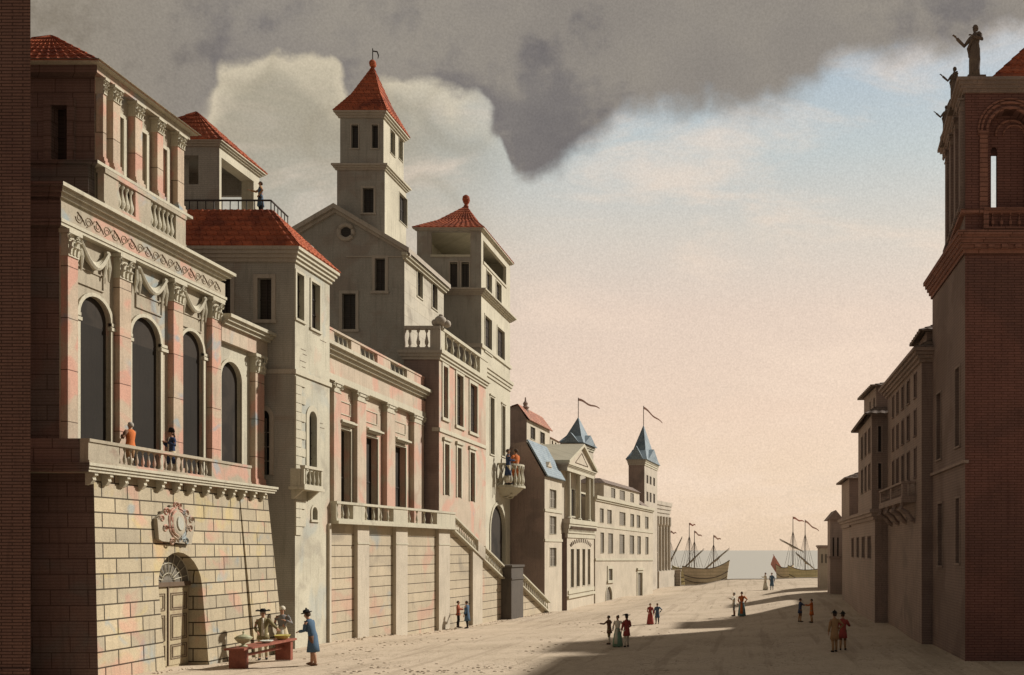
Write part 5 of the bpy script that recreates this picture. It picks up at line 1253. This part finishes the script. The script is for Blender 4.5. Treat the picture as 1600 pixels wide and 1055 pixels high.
ARM = dict(offer=((.14,.14,-.24),(.20,.46,-.06)), down=((.07,-.02,-.28),(.08,.06,-.53)), fwd=((.06,.08,-.25),(-.04,.32,-.22)), fwdlow=((.07,.04,-.27),(-.02,.25,-.40)), out=((.22,.06,-.16),(.46,.12,-.10)),
           point=((.10,.20,-.14),(.14,.46,-.10)), hip=((.20,-.08,-.22),(.04,.07,-.42)), chest=((.13,.03,-.26),(-.06,.22,-.14)), up=((.16,.10,-.10),(.22,.26,.14)), reach=((.16,.18,-.20),(.30,.42,-.30)))
def person(pos, H, rot, label, group, upper='navy', lower='cream_cloth', legs='white', kind='coat', arms=('down','down'), lean=0, hat=None, hair='hair', stride=.05,
           shoe='black', front=None, name='person', cat='person', stone=None, sleeve=None, long=.50, turn=0):
    """one figure; local +Y is where it faces, then turned by rot degrees"""
    root = thing(name, label, cat, pos, group); S = H/1.72
    rz = Matrix.Rotation(R(rot), 4, 'Z'); lm = Matrix.Rotation(R(-lean), 4, 'X')
    piv = Vector((0,-.02,.93))
    def T(p, up=True):
        v = Vector(p)
        if up: v = lm @ (v-piv) + piv
        return (rz @ v)*S
    def mm(n, a=None): return M['statue_stone'] if stone else M['cloth_'+n]
    # skeleton
    V = []; E = []; Rr = []
    def add(p, r, par=None, up=True):
        V.append(T(p, up)); Rr.append(r*S if not isinstance(r, tuple) else (r[0]*S, r[1]*S)); i = len(V)-1
        if par is not None: E.append((par, i))
        return i
    pel = add((0,0,.93), (.13,.10), None); wst = add((0,0,1.08), (.115,.09), pel); chs = add((0,.0,1.28), (.14,.10), wst); nb = add((0,-.01,1.43), (.07,.06), chs)
    nk = add((0,.0,1.50), .048, nb); jw = add((0,.025,1.555), (.058,.066), nk); hd_ = add((0,.01,1.63), (.074,.088), jw); tp = add((0,0,1.70), (.05,.06), hd_)
    wr = {}
    for sgn, a in ((-1, arms[0]), (1, arms[1])):
        e, w = ARM[a]; sh = Vector((sgn*.175,-.005,1.395)); ev = sh+Vector((e[0]*sgn, e[1], e[2])); wv = sh+Vector((w[0]*sgn, w[1], w[2]))
        i0 = add(sh, .052, chs); i1 = add(ev, .038, i0); i2 = add(wv, (.026,.022), i1)
        d = (wv-ev).normalized(); pm = wv+d*.055; i3 = add(pm, (.034,.018), i2)
        side = d.cross(Vector((0,0,1))).normalized() if abs(d.z) < .8 else Vector((0,1,0)); curl = Vector((0,0,-1)) if abs(d.z) < .8 else Vector((-sgn,0,0))
        for q, ln in ((-.027,.068),(-.009,.080),(.010,.076),(.028,.060)):
            b = pm+side*q+d*.035; j = add(b, .0095, i3); k = add(b+d*ln*.55+curl*.008, .0085, j); add(b+d*ln*.85+curl*.035, .007, k)
        tb = wv+d*.02-side*.03*sgn; j = add(tb, .011, i3); add(tb+d*.045-side*.025*sgn, .009, j)
        wr[sgn] = (sh, ev, wv)
    lg_ = {}
    for sgn in (-1, 1):
        st = stride*sgn
        hp_ = (sgn*.085, 0, .90); kn = (sgn*.095, .02+st*.6, .50); an = (sgn*.10, st-.02, .09); to = (sgn*.115, st+.13, .035)
        a0 = add(hp_, (.085,.085), pel, False); a1 = add(kn, .055, a0, False); am = add((sgn*.098, (kn[1]+an[1])/2-.02, .33), .052, a1, False); a2 = add(an, .036, am, False); add(to, (.036,.024), a2, False)
        lg_[sgn] = (hp_, kn, an, to)
    me = skin_mesh(V, E, Rr); me.name = 'body'; me.materials.clear(); me.materials.append(mm('skin'))
    for p in me.polygons: p.use_smooth = True; p.material_index = 0
    bo = bpy.data.objects.new('body', me); COL.objects.link(bo); bo.parent = root; bo['_o'] = root['_o']
    def piece(nm, mb, m, par=None):
        base = Vector(root['_o']); mb.v = [v+base for v in mb.v]
        o = mb.build(nm, 'rope', root, smooth=True); o.data.materials.clear(); o.data.materials.append(mm(m)); return o
    def loft(mb, rings, n=14, up=True):      # rings of (x, y, z, rx, ry)
        mb.ring([[T((x+rx*math.cos(2*math.pi*k/n), y+ry*math.sin(2*math.pi*k/n), z), z > .9 and up) for k in range(n)] for x, y, z, rx, ry in rings])
    # face
    mb = MB(); mb.tube([T((0,.085,1.625)), T((0,.112,1.60)), T((0,.09,1.592))], [.010*S,.014*S,.010*S], 5)
    for sgn in (-1,1): mb.ball(T((sgn*.082,.0,1.61)), .014*S, .02*S, .026*S, 6)
    piece('nose_and_ears', mb, 'skin')
    mb = MB()
    for sgn in (-1,1): mb.ball(T((sgn*.030,.087,1.635)), .011*S, .008*S, .008*S, 6)
    mb.tube([T((-.022,.088,1.565)), T((0,.094,1.562)), T((.022,.088,1.565))], .005*S, 4); piece('eyes_and_mouth', mb, 'hair')
    # hair
    if hair:
        mb = MB(); loft(mb, [(0,-.045,1.56,.062,.045),(0,-.035,1.60,.085,.075),(0,-.02,1.65,.090,.092),(0,-.01,1.70,.075,.08),(0,-.005,1.73,.035,.04)], 12)
        if hat == 'bun': mb.ball(T((0,-.10,1.70)), .05*S)
        elif hat in ('tricorn', 'bicorne'): mb.tube([T((0,-.09,1.60)), T((0,-.12,1.50)), T((0,-.11,1.40))], [.025*S,.03*S,.012*S], 6)
        piece('hair', mb, hair)
    # upper garment
    if kind in ('coat', 'waistcoat'):
        hem = {'coat': .95-long, 'waistcoat': .80}[kind]; mb = MB(); fl = .9+long*.25 if kind == 'coat' else .95
        rg = [(0,-.01,hem,.215*fl,.17*fl),(0,-.005,(hem+.95)/2,.185,.145),(0,0,.95,.16,.12),(0,0,1.08,.145,.108),(0,0,1.22,.168,.118),(0,-.005,1.35,.190,.112),(0,-.01,1.425,.145,.085),(0,-.01,1.47,.075,.068)]
        loft(mb, rg)
        co = piece('coat' if kind == 'coat' else 'waistcoat', mb, upper)
        if front:
            mb = MB(); loft(mb, [(0,.030,.84,.085,.122),(0,.035,1.05,.07,.09),(0,.030,1.22,.075,.106),(0,.030,1.38,.05,.09),(0,.025,1.46,.04,.06)], 12); o = piece('shirt_front', mb, front)
    elif kind == 'dress':
        mb = MB(); loft(mb, [(0,-.01,.04,.30,.27),(0,-.01,.35,.26,.23),(0,-.01,.70,.215,.185),(0,0,.95,.155,.125),(0,0,1.04,.12,.10)], 18); piece('skirt', mb, lower)
        mb = MB(); loft(mb, [(0,0,1.00,.128,.105),(0,0,1.08,.125,.10),(0,.005,1.22,.158,.125),(0,-.005,1.35,.178,.108),(0,-.01,1.425,.13,.08),(0,-.01,1.46,.07,.062)]); piece('bodice', mb, upper)
        if front: mb = MB(); loft(mb, [(0,.06,.20,.17,.205),(0,.05,.60,.14,.165),(0,.03,1.0,.09,.10)], 12); piece('apron', mb, front)
    elif kind == 'robe':
        mb = MB(); n = 22
        rg = [(.02,.0,.03,.19,.16),(.02,0,.30,.17,.145),(0,0,.60,.185,.15),(0,0,.90,.175,.14),(0,0,1.08,.145,.115),(0,0,1.24,.175,.13),(0,-.005,1.36,.195,.115),(0,-.01,1.43,.14,.085),(0,-.01,1.47,.08,.07)]
        mb.ring([[T((x+rx*(1+.08*math.sin(7*2*math.pi*k/n+z*3))*math.cos(2*math.pi*k/n), y+ry*(1+.08*math.sin(7*2*math.pi*k/n+z*3))*math.sin(2*math.pi*k/n), z), z > .9) for k in range(n)] for x,y,z,rx,ry in rg])
        mb.tube([T((-.17,.05,1.38)), T((0,.14,1.2)), T((.15,.12,1.0)), T((.17,.02,.8)), T((.12,-.1,.7))], [.05*S,.05*S,.06*S,.06*S,.03*S], 8); piece('robe', mb, upper)
    # sleeves
    mb = MB()
    for sgn in (-1,1):
        sh, ev, wv = wr[sgn]; cut = wv.lerp(ev, .12)
        mb.tube([T(sh+Vector((-sgn*.03,0,.01))), T(sh.lerp(ev,.35)), T(ev), T(ev.lerp(wv,.5)), T(cut)], [.068*S,.064*S,.054*S,.050*S,.048*S], 10)
    piece('sleeves', mb, sleeve or upper)
    # breeches, stockings, shoes
    if kind in ('coat', 'waistcoat'):
        mb = MB()
        for sgn in (-1,1):
            h_, k_, a_, t_ = map(Vector, lg_[sgn]); mb.tube([T(h_+Vector((0,0,.03)),False), T(h_.lerp(k_,.5),False), T(k_-Vector((0,0,.05)),False)], [.098*S,.084*S,.064*S], 10)
        piece('breeches', mb, lower)
        mb = MB()
        for sgn in (-1,1):
            h_, k_, a_, t_ = map(Vector, lg_[sgn]); mb.tube([T(k_,False), T(k_.lerp(a_,.4)+Vector((0,-.018,0)),False), T(a_,False)], [.060*S,.059*S,.041*S], 10)
        piece('stockings', mb, legs)
    if not stone:
        mb = MB()
        for sgn in (-1,1):
            h_, k_, a_, t_ = map(Vector, lg_[sgn]); q = lambda v: T(v, False)
            mb.tube([q(a_+Vector((0,-.05,-.045))), q(a_+Vector((0,.03,-.035))), q(t_+Vector((0,-.02,.003))), q(t_+Vector((0,.05,.0)))], [.036*S,.046*S,.040*S,.018*S], 8)
        piece('shoes', mb, shoe)
    # hats
    if hat == 'tricorn':
        mb = MB(); n = 24
        mb.ring([[T((math.cos(2*math.pi*k/n)*r_*(1-.10*math.cos(6*math.pi*k/n+1.57)), math.sin(2*math.pi*k/n)*r_*(1-.10*math.cos(6*math.pi*k/n+1.57)), z_+(.022*(1+math.cos(6*math.pi*k/n+1.57)) if r_ > .15 else 0))) for k in range(n)] for r_, z_ in ((.10,1.690),(.225,1.70),(.225,1.712),(.10,1.71))], cap=False)
        loft(mb, [(0,0,1.685,.105,.11),(0,0,1.74,.10,.105),(0,0,1.79,.06,.065)], 12); piece('hat', mb, 'black')
    elif hat == 'bicorne':
        mb = MB(); n = 12; L_ = [[],[],[],[]]
        for k in range(n+1):
            x = -.20+.40*k/n; top = 1.71+.13*math.cos(x/.20*1.45); bot = 1.685+.03*abs(x/.2)**2-.03
            for i, (y_, z_) in enumerate(((.055,bot),(.03,top),(-.03,top),(-.055,bot))): L_[i].append(T((x, y_*(1-.7*abs(x/.2)**2)*1.5, z_)))
        mb.ring([[L_[i][k] for i in range(4)] for k in range(n+1)]); piece('hat', mb, 'black')
    elif hat == 'cap':
        mb = MB(); loft(mb, [(0,-.02,1.62,.092,.098),(0,-.02,1.67,.105,.110),(0,-.02,1.73,.09,.095),(0,-.02,1.77,.04,.04)], 12); piece('cap', mb, 'white')
    elif hat == 'flat':
        mb = MB(); loft(mb, [(0,0,1.685,.16,.17),(0,0,1.70,.16,.17),(0,0,1.705,.10,.10),(0,0,1.77,.09,.09),(0,0,1.79,.06,.06)], 14); mb.ball(T((0,-.02,1.80)), .03*S, .03*S, .05*S); piece('hat', mb, 'black')
    return root

def street_person(px, py, hpx, rot, label, group, **kw):
    p = on_ground(px, py); H = hpx*p.y/FP; return person(p, H, rot, label, group, **kw)
GS = 'people at the street stall'
p = on_ground(411, 1031)
person(p, 81*p.y/FP*.95, 205, 'stall keeper in black three-cornered hat and open olive coat standing behind the table', GS, upper='olive', lower='cream_cloth', legs='cream_cloth', arms=('reach','fwdlow'), hat='tricorn', front='white', hair='greyhair', long=.22)
p = on_ground(441, 1023)
person(p, 74*p.y/FP, 200, 'woman in white cap, grey bodice and pale apron standing behind the stall table', GS, kind='dress', upper='greycloth', lower='cream_cloth', front='white', arms=('chest','fwdlow'), hat='cap', sleeve='greycloth')
p = on_ground(489, 1040)
person(p, 86*p.y/FP, 82, 'man in long blue coat and dark hat leaning forward towards the stall table', GS, upper='blue', lower='brown', legs='skin', arms=('fwd','fwd'), lean=17, hat='flat', stride=.13, long=.52, shoe='brown')
GB_ = 'figures on the palace balcony'
person((-24.35, 34.9, zp), 1.92, 80, 'man in orange waistcoat on the palace balcony stretching his arm out to the left', GB_, upper='orange', kind='waistcoat', arms=('chest','point'), sleeve='brown', hair='greyhair', lower='tan')
person((-24.2, 37.15, zp), 1.90, 150, 'man in blue coat and black two-cornered hat leaning at the palace balcony rail', GB_, upper='navy', arms=('chest','chest'), hat='bicorne', front='white', hair='hair')
person((pt(407,0,48.0).x, 48.0, zd+.03), 1.80, 120, 'man in blue coat standing on the railed roof terrace beside the pavilion', 'figures on roofs and balconies', upper='blue', sleeve='tan', arms=('hip','point'), lower='black', legs='black')
for px, up_, lab, rt in ((795,'navy','person in dark blue coat on the round balcony, left of the orange one',-60),(806,'orange','person in orange dress on the round balcony, right of the blue one',40)):
    q = F5.p(uc5-.35 if px == 795 else uc5+.45, 0, .75) if False else None
GD = 'figures on the round balcony'
b1 = F5.p(F5.u(794,1.1), 0, 1.1); b2 = F5.p(F5.u(806,1.15), 0, 1.15)
for b, c, lab, rt, h_ in ((b1,'navy','person in dark blue coat on the round balcony turning to a companion in orange',-70,'hair'),(b2,'orange','person in orange clothes on the round balcony beside a companion in blue',60,'hair')):
    person((b.x, b.y, zbt+.08), max(1.6, zof(702, b.y)-zbt-.08), rt, lab, GD, upper=c, arms=('chest','fwd'), hair=h_)
street_person(716,981,42,-75,'figure in rust waistcoat and dark trousers talking beside the terrace wall pier','people walking in the street',kind='waistcoat',upper='rust',lower='black',legs='black',arms=('fwd','chest'))
street_person(730,982,43,75,'figure in long dark blue coat facing the rust waistcoat beside the terrace wall','people walking in the street',upper='blue',legs='black',lower='black',arms=('down','up'),long=.48,lean=4)
GW = 'people walking in the street'
street_person(952,1007,45,75,'man in brown coat pointing left, leftmost of the group of three in the street',GW,upper='brown',lower='olive',legs='white',arms=('point','out'),long=.28,lean=4)
street_person(965,1011,49,160,'woman in white blouse and long green skirt between two men in the street',GW,kind='dress',upper='white',lower='green',front='white',arms=('hip','fwdlow'),hat='bun')
street_person(979,1011,50,30,'man in crimson coat and black hat walking right of the woman in green',GW,upper='crimson',lower='white',legs='white',arms=('down','fwdlow'),hat='tricorn',long=.35)
street_person(1016,976,33,190,'figure in long crimson robe strolling beside one in dark blue near the long pale house',GW,kind='dress',upper='crimson',lower='crimson',arms=('down','fwdlow'))
street_person(1027,975,32,175,'figure in dark blue coat strolling beside one in crimson near the long pale house',GW,upper='blue',lower='black',legs='black',arms=('hip','down'),long=.42)
street_person(1147,963,37,80,'man in pale clothes stretching his arm left beside a woman in orange',GW,kind='waistcoat',upper='white',lower='greycloth',legs='brown',arms=('out','point'),hair='greyhair')
street_person(1159,963,38,175,'woman in orange jacket and blue grey skirt beside a man in pale clothes',GW,kind='dress',upper='orange',lower='teal',front='orange',arms=('hip','fwdlow'),hat='bun')
street_person(1196,922,27,110,'distant figure in white robe before the harbour, left of the blue one',GW,kind='dress',upper='white',lower='white',arms=('down','out'))
street_person(1206,922,27,170,'distant figure in blue coat before the harbour, right of the white one',GW,upper='blue',lower='blue',legs='blue',arms=('down','fwdlow'),long=.55)
street_person(1250,972,37,-80,'man in dark blue coat in the shade shaking hands with a man in orange',GW,upper='navy',lower='brown',legs='tan',arms=('chest','point'),long=.3,lean=3)
street_person(1268,973,37,80,'man in orange coat in the shade shaking hands with a man in blue',GW,upper='orange',lower='tan',legs='tan',arms=('point','out'),long=.4)
street_person(1304,1019,62,20,'man in tan coat with dark hat seen from behind in the shade on the right',GW,upper='tan',lower='tan',legs='tan',arms=('down','hip'),hat='flat',long=.4)
street_person(1317,1016,58,-15,'figure in dark red coat in the shade, rightmost walker beside the tan coat',GW,upper='crimson',lower='brown',legs='tan',arms=('down','chest'),long=.38,hat='flat')

# ================================================================= statues on the palazzo cornice
for px, py, hp_, rt, lab, arms in ((1523,124,88,125,'large dark robed statue holding out one arm at the palazzo roof corner',('chest','offer')),
                             (1491,168,57,120,'middle sized robed statue stretching an arm left on the palazzo cornice, second along',('fwdlow','offer')),
                             (1478,219,48,120,'smallest robed statue holding out an arm at the far end of the palazzo cornice',('down','offer'))):
    Y = (zt-EYE)*FP/(VY-py); Y = max(Y, 37.0); x = (px-VX)/FP*Y
    st = person((x, Y, zt+.22), hp_*Y/FP*.97, rt, lab, 'statues on the palazzo cornice', kind='robe', upper='x', arms=arms, stone=True, name='statue', cat='statue', lean=-2)
    mb = MB(); s_ = hp_*Y/FP*.16; mb.prism([(x-s_,Y-s_),(x+s_,Y-s_),(x+s_,Y+s_),(x-s_,Y+s_)], zt-.25, zt+.24); mb.build('plinth', 'statue_stone', st)

# ================================================================= stall table and wares
A = on_ground(385, 1045); B = on_ground(459, 1032); zg_ = (A.z+B.z)/2
ax = Vector((B.x-A.x, B.y-A.y, 0)); LT = ax.length; ax.normalize(); nx_ = Vector((-ax.y, ax.x, 0))
tb = thing('stall_table', 'long red brown plank table with solid slab ends in front of the palace door', 'table', (A.x, A.y, zg_))
TH = .92
def tbox(a0, a1, n0, n1, z0, z1, mb, sk=0.0):
    P = lambda a, n, z: Vector((A.x, A.y, zg_)) + ax*a + nx_*n + UZ*z
    mb.hexa([P(a0,n0,z0),P(a1,n0,z0),P(a1,n1,z0),P(a0,n1,z0),P(a0+sk,n0,z1),P(a1+sk,n0,z1),P(a1+sk,n1,z1),P(a0+sk,n1,z1)])
mb = MB(); tbox(-.22, LT+.22, -.03, .36, TH-.09, TH, mb); tbox(-.22, LT+.22, .375, .78, TH-.09, TH-.002, mb); mb.build('tabletop', 'table_wood', tb)
for a in (0, LT-.22): mb = MB(); tbox(a, a+.2, .03, .72, -.03, TH-.093, mb); mb.build('leg', 'table_wood', tb)
mb = MB(); tbox(.2, LT-.22, .33, .40, .5, .6, mb); mb.build('stretcher', 'table_wood', tb)
def on_table(a, n): return Vector((A.x, A.y, zg_+TH)) + ax*a + nx_*n
q = on_table(.42, .36)
tu = thing('tureen', 'large lidded footed tureen of greenish pottery at the near end of the table', 'bowl', q)
mb = MB(); mb.lathe(q, [(.17,0),(.15,.04),(.07,.07),(.07,.12),(.22,.20),(.33,.34),(.34,.38),(.31,.38)], 20); mb.build('bowl', 'pottery', tu, smooth=True)
mb = MB(); mb.lathe(q, [(.32,.383),(.25,.44),(.12,.49),(.04,.51),(.03,.56),(.055,.60),(.02,.64)], 20); mb.build('lid', 'pottery', tu, smooth=True)
q = on_table(LT*.50, .2); o = thing('plate', 'shallow white dish in front of the stall keeper on the red table', 'dish', q); mb = MB(); mb.lathe(q, [(.12,0),(.20,.05),(.27,.10),(.26,.11),(.18,.06)], 18); mb.build('dish', 'white_china', o, smooth=True)
q = on_table(LT-.42, .30); o = thing('bowl', 'wide yellow bowl at the far end of the red table', 'bowl', q); mb = MB(); mb.lathe(q, [(.16,0),(.24,.06),(.33,.18),(.34,.20),(.31,.20),(.2,.10)], 18); mb.build('bowl_body', 'yellow_pottery', o, smooth=True)

# ================================================================= stone finial on the roof terrace
q = F4.p(.12, z4(510)+.01, -.02)
o = thing('stone_finial', 'weathered rounded stone finial lying on the corner of the roof balustrade', 'ornament', q)
mb = MB(); mb.ball(q+Vector((.05,.1,.42)), .46, .42, .42, 12); mb.ball(q+Vector((.42,.35,.30)), .34, .36, .30, 10); mb.ball(q+Vector((-.32,.0,.28)), .26, .3, .27, 10); mb.ball(q+Vector((.1,.1,.82)), .2, .2, .14, 8); mb.build('carved_stone', 'grey_trim', o, smooth=True)

# ================================================================= boats
SEA = -2.9
def boat(name, label, pxa, pxb, Y, ztop, hull, masts, yards, rise=(.9,1.6), flags=(), beam=1.5, ang=0.0, stern=None):
    xa, xb = (pxa-VX)/FP*Y, (pxb-VX)/FP*Y; L_ = xb-xa; cx = (xa+xb)/2
    root = thing(name, label, 'boat', (cx, Y, SEA), 'boats moored in the harbour')
    n = 16; loops = []
    for k in range(n+1):
        t_ = -1+2*k/n; w = beam*max(.12, (1-abs(t_)**2.6))**.6; zt2 = ztop + (rise[1]*max(0,t_)**2 + rise[0]*max(0,-t_)**2)
        x = cx+L_/2*t_*(.86); keel = SEA-.6+.9*abs(t_)**3
        x_top = cx+L_/2*t_
        prof_ = [(-1,zt2,x_top),(-1.04,keel+(zt2-keel)*.62,(x+x_top)/2),(-.75,keel+(zt2-keel)*.25,x),(0,keel,x),(.75,keel+(zt2-keel)*.25,x),(1.04,keel+(zt2-keel)*.62,(x+x_top)/2),(1,zt2,x_top),(.8,zt2-.25,x_top),(-.8,zt2-.25,x_top)]
        loops.append([Vector((xx, Y+w*y_+ang*(xx-cx), z_)) for y_, z_, xx in prof_])
    mb = MB(); mb.ring(loops); hu = mb.build('hull', hull, root, smooth=False)
    for i, fr_ in ((0,0),(1,.0),(1,.5)):
        mb = MB(); j = {0:(0,0),1:(1,2)}[i]; mb.tube([l[j[0]].lerp(l[j[1]], fr_)+Vector((0,-.05,0)) for l in loops], .07, 5); mb.build('wale', 'cloth_brown' if False else 'rope', hu)
    tops = {}
    for mi_, (px, yt) in enumerate(masts):
        x = (px-VX)/FP*Y; zt_ = zof(yt, Y); mb = MB(); mb.tube([(x,Y,ztop-1.5),(x,Y,zt_)], [.13,.06], 6); ms = mb.build('mast', 'rope', root); tops[mi_] = Vector((x,Y,zt_))
        for s_ in (-1, 1):
            for d_ in (.5, 1.1, 1.7): mb = MB(); mb.tube([(x,Y,ztop+(zt_-ztop)*.72),(x+s_*d_,Y-beam*.7,ztop+.15)], .028, 4); mb.build('shroud', 'rope', ms)
    for (p1, y1), (p2, y2) in yards:
        a_ = pt(p1,y1,Y-.4); b_ = pt(p2,y2,Y-.4); mb = MB(); mb.tube([a_, a_.lerp(b_,.5), b_], [.06,.10,.04], 6); yd = mb.build('yard', 'rope', root)
        mb = MB(); mb.tube([a_.lerp(b_,t_)+Vector((.03*math.sin(9*t_),0,-.16-.07*math.sin(14*t_))) for t_ in [k/12 for k in range(13)]], [.04+.15*math.sin(math.pi*k/12)*(1+.3*math.sin(k*2.1)) for k in range(13)], 6); mb.build('furled_sail', 'sail', yd)
    for mi_, ln, dr_, mt in flags: flag(root, tops[mi_], ln, dr_, mt, w=.45)
    if stern:
        (p1,y1),(p2,y2),pts_ = stern; mb = MB(); mb.tube([pt(p1,y1,Y),pt(p2,y2,Y)], .05, 5); fp_ = mb.build('flag_staff', 'rope', root)
        mb = MB(); P1 = [pt(a,b,Y-.1) for a, b in pts_]; P2 = [p_+Vector((0,.03,0)) for p_ in P1]; mb.ring([P1,P2]); mb.build('ensign', 'flag_red', fp_)
    return root
boat('sailing_boat', 'brown banded boat with one mast and high right end, rightmost of the left moored group', 1066, 1140, 167, 1.25, 'hull_brown', [(1115,836)], [((1095,894),(1140,856))], (.5,1.6), [(0,1.4,.7,'flag_brown')], 1.9)
boat('sailing_boat', 'yellowish two masted boat with red pennant, middle of the left moored group', 1050, 1078, 173, 1.2, 'hull_yellow', [(1077,817),(1085,829)], [((1059,896),(1100,857))], (.6,.4), [(0,1.2,.3,'flag_red'),(1,1.5,1.0,'flag_brown')], 1.6)
boat('sailing_boat', 'small dark hulled boat nearest the columned hall with a single slanting yard', 1040, 1061, 178, 1.0, 'hull_brown', [(1047.5,829)], [((1042,888),(1066,838))], (.4,.4), [(0,1.2,.4,'flag_brown')], 1.5)
boat('sailing_boat', 'brown boat flying a large red ensign from its stern, left of the right hand pair', 1212, 1240, 173, 1.3, 'hull_brown', [(1239,807)], [((1218,842),(1256,862))], (.7,.7), [(0,2.2,.9,'flag_red')], 1.6, stern=((1208,866),(1219,893),[(1209,867),(1222,888),(1213,896),(1204,882)]))
boat('sailing_boat', 'yellow hulled boat with long pennant moored beside the right hand storehouse', 1231, 1284, 167, 1.0, 'hull_yellow', [(1258,812)], [((1243,863),(1273,889))], (.9,.3), [(0,2.6,2.0,'flag_brown')], 1.6)

# ================================================================= loose stones on the street
mb = MB(); random.seed(3)
for (px, py, sx, sy, n) in ((545,1016,30,6,26),(620,1006,40,4,22),(700,1000,40,4,16),(640,1049,90,5,40),(760,1045,70,6,34),(560,1035,60,8,16),(850,1010,60,10,18),(1000,985,60,8,14),(900,975,40,5,12),(1120,945,60,8,14)):
    for _ in range(n):
        p = on_ground(px+random.gauss(0,sx*.6), min(1075, py+random.gauss(0,sy*.6))); r_ = random.uniform(.04,.10)
        if p.x < -20.5 and p.y < 52: continue
        mb.lathe(p, [(r_,-.02),(r_*1.05,r_*.15),(r_*.8,r_*.35),(r_*.3,r_*.42)], 7, 1.0, random.uniform(.6,1))
for k in range(260):
    t_ = random.random(); q = FB.p(FB.u(516)+(uE-FB.u(516))*t_, 0, random.choice((.3,.35,.5,.8))*random.uniform(.9,1.6)); r_ = random.uniform(.03,.09)
    mb.lathe((q.x, q.y, ground_z(q.x,q.y)), [(r_,-.02),(r_*1.05,r_*.2),(r_*.8,r_*.5),(r_*.3,r_*.6)], 6)
for k in range(90):
    q = Vector((-22.9+random.uniform(0,.5), random.uniform(33,45), 0)); r_ = random.uniform(.02,.06)
    mb.lathe((q.x, q.y, ground_z(q.x,q.y)), [(r_,-.02),(r_*1.05,r_*.2),(r_*.8,r_*.5),(r_*.3,r_*.6)], 6)
o = mb.build('gravel', 'street', None, smooth=True); o['kind'] = 'stuff'; o['label'] = 'scattered small loose stones on the sandy street beside the terrace wall'; o['category'] = 'gravel'
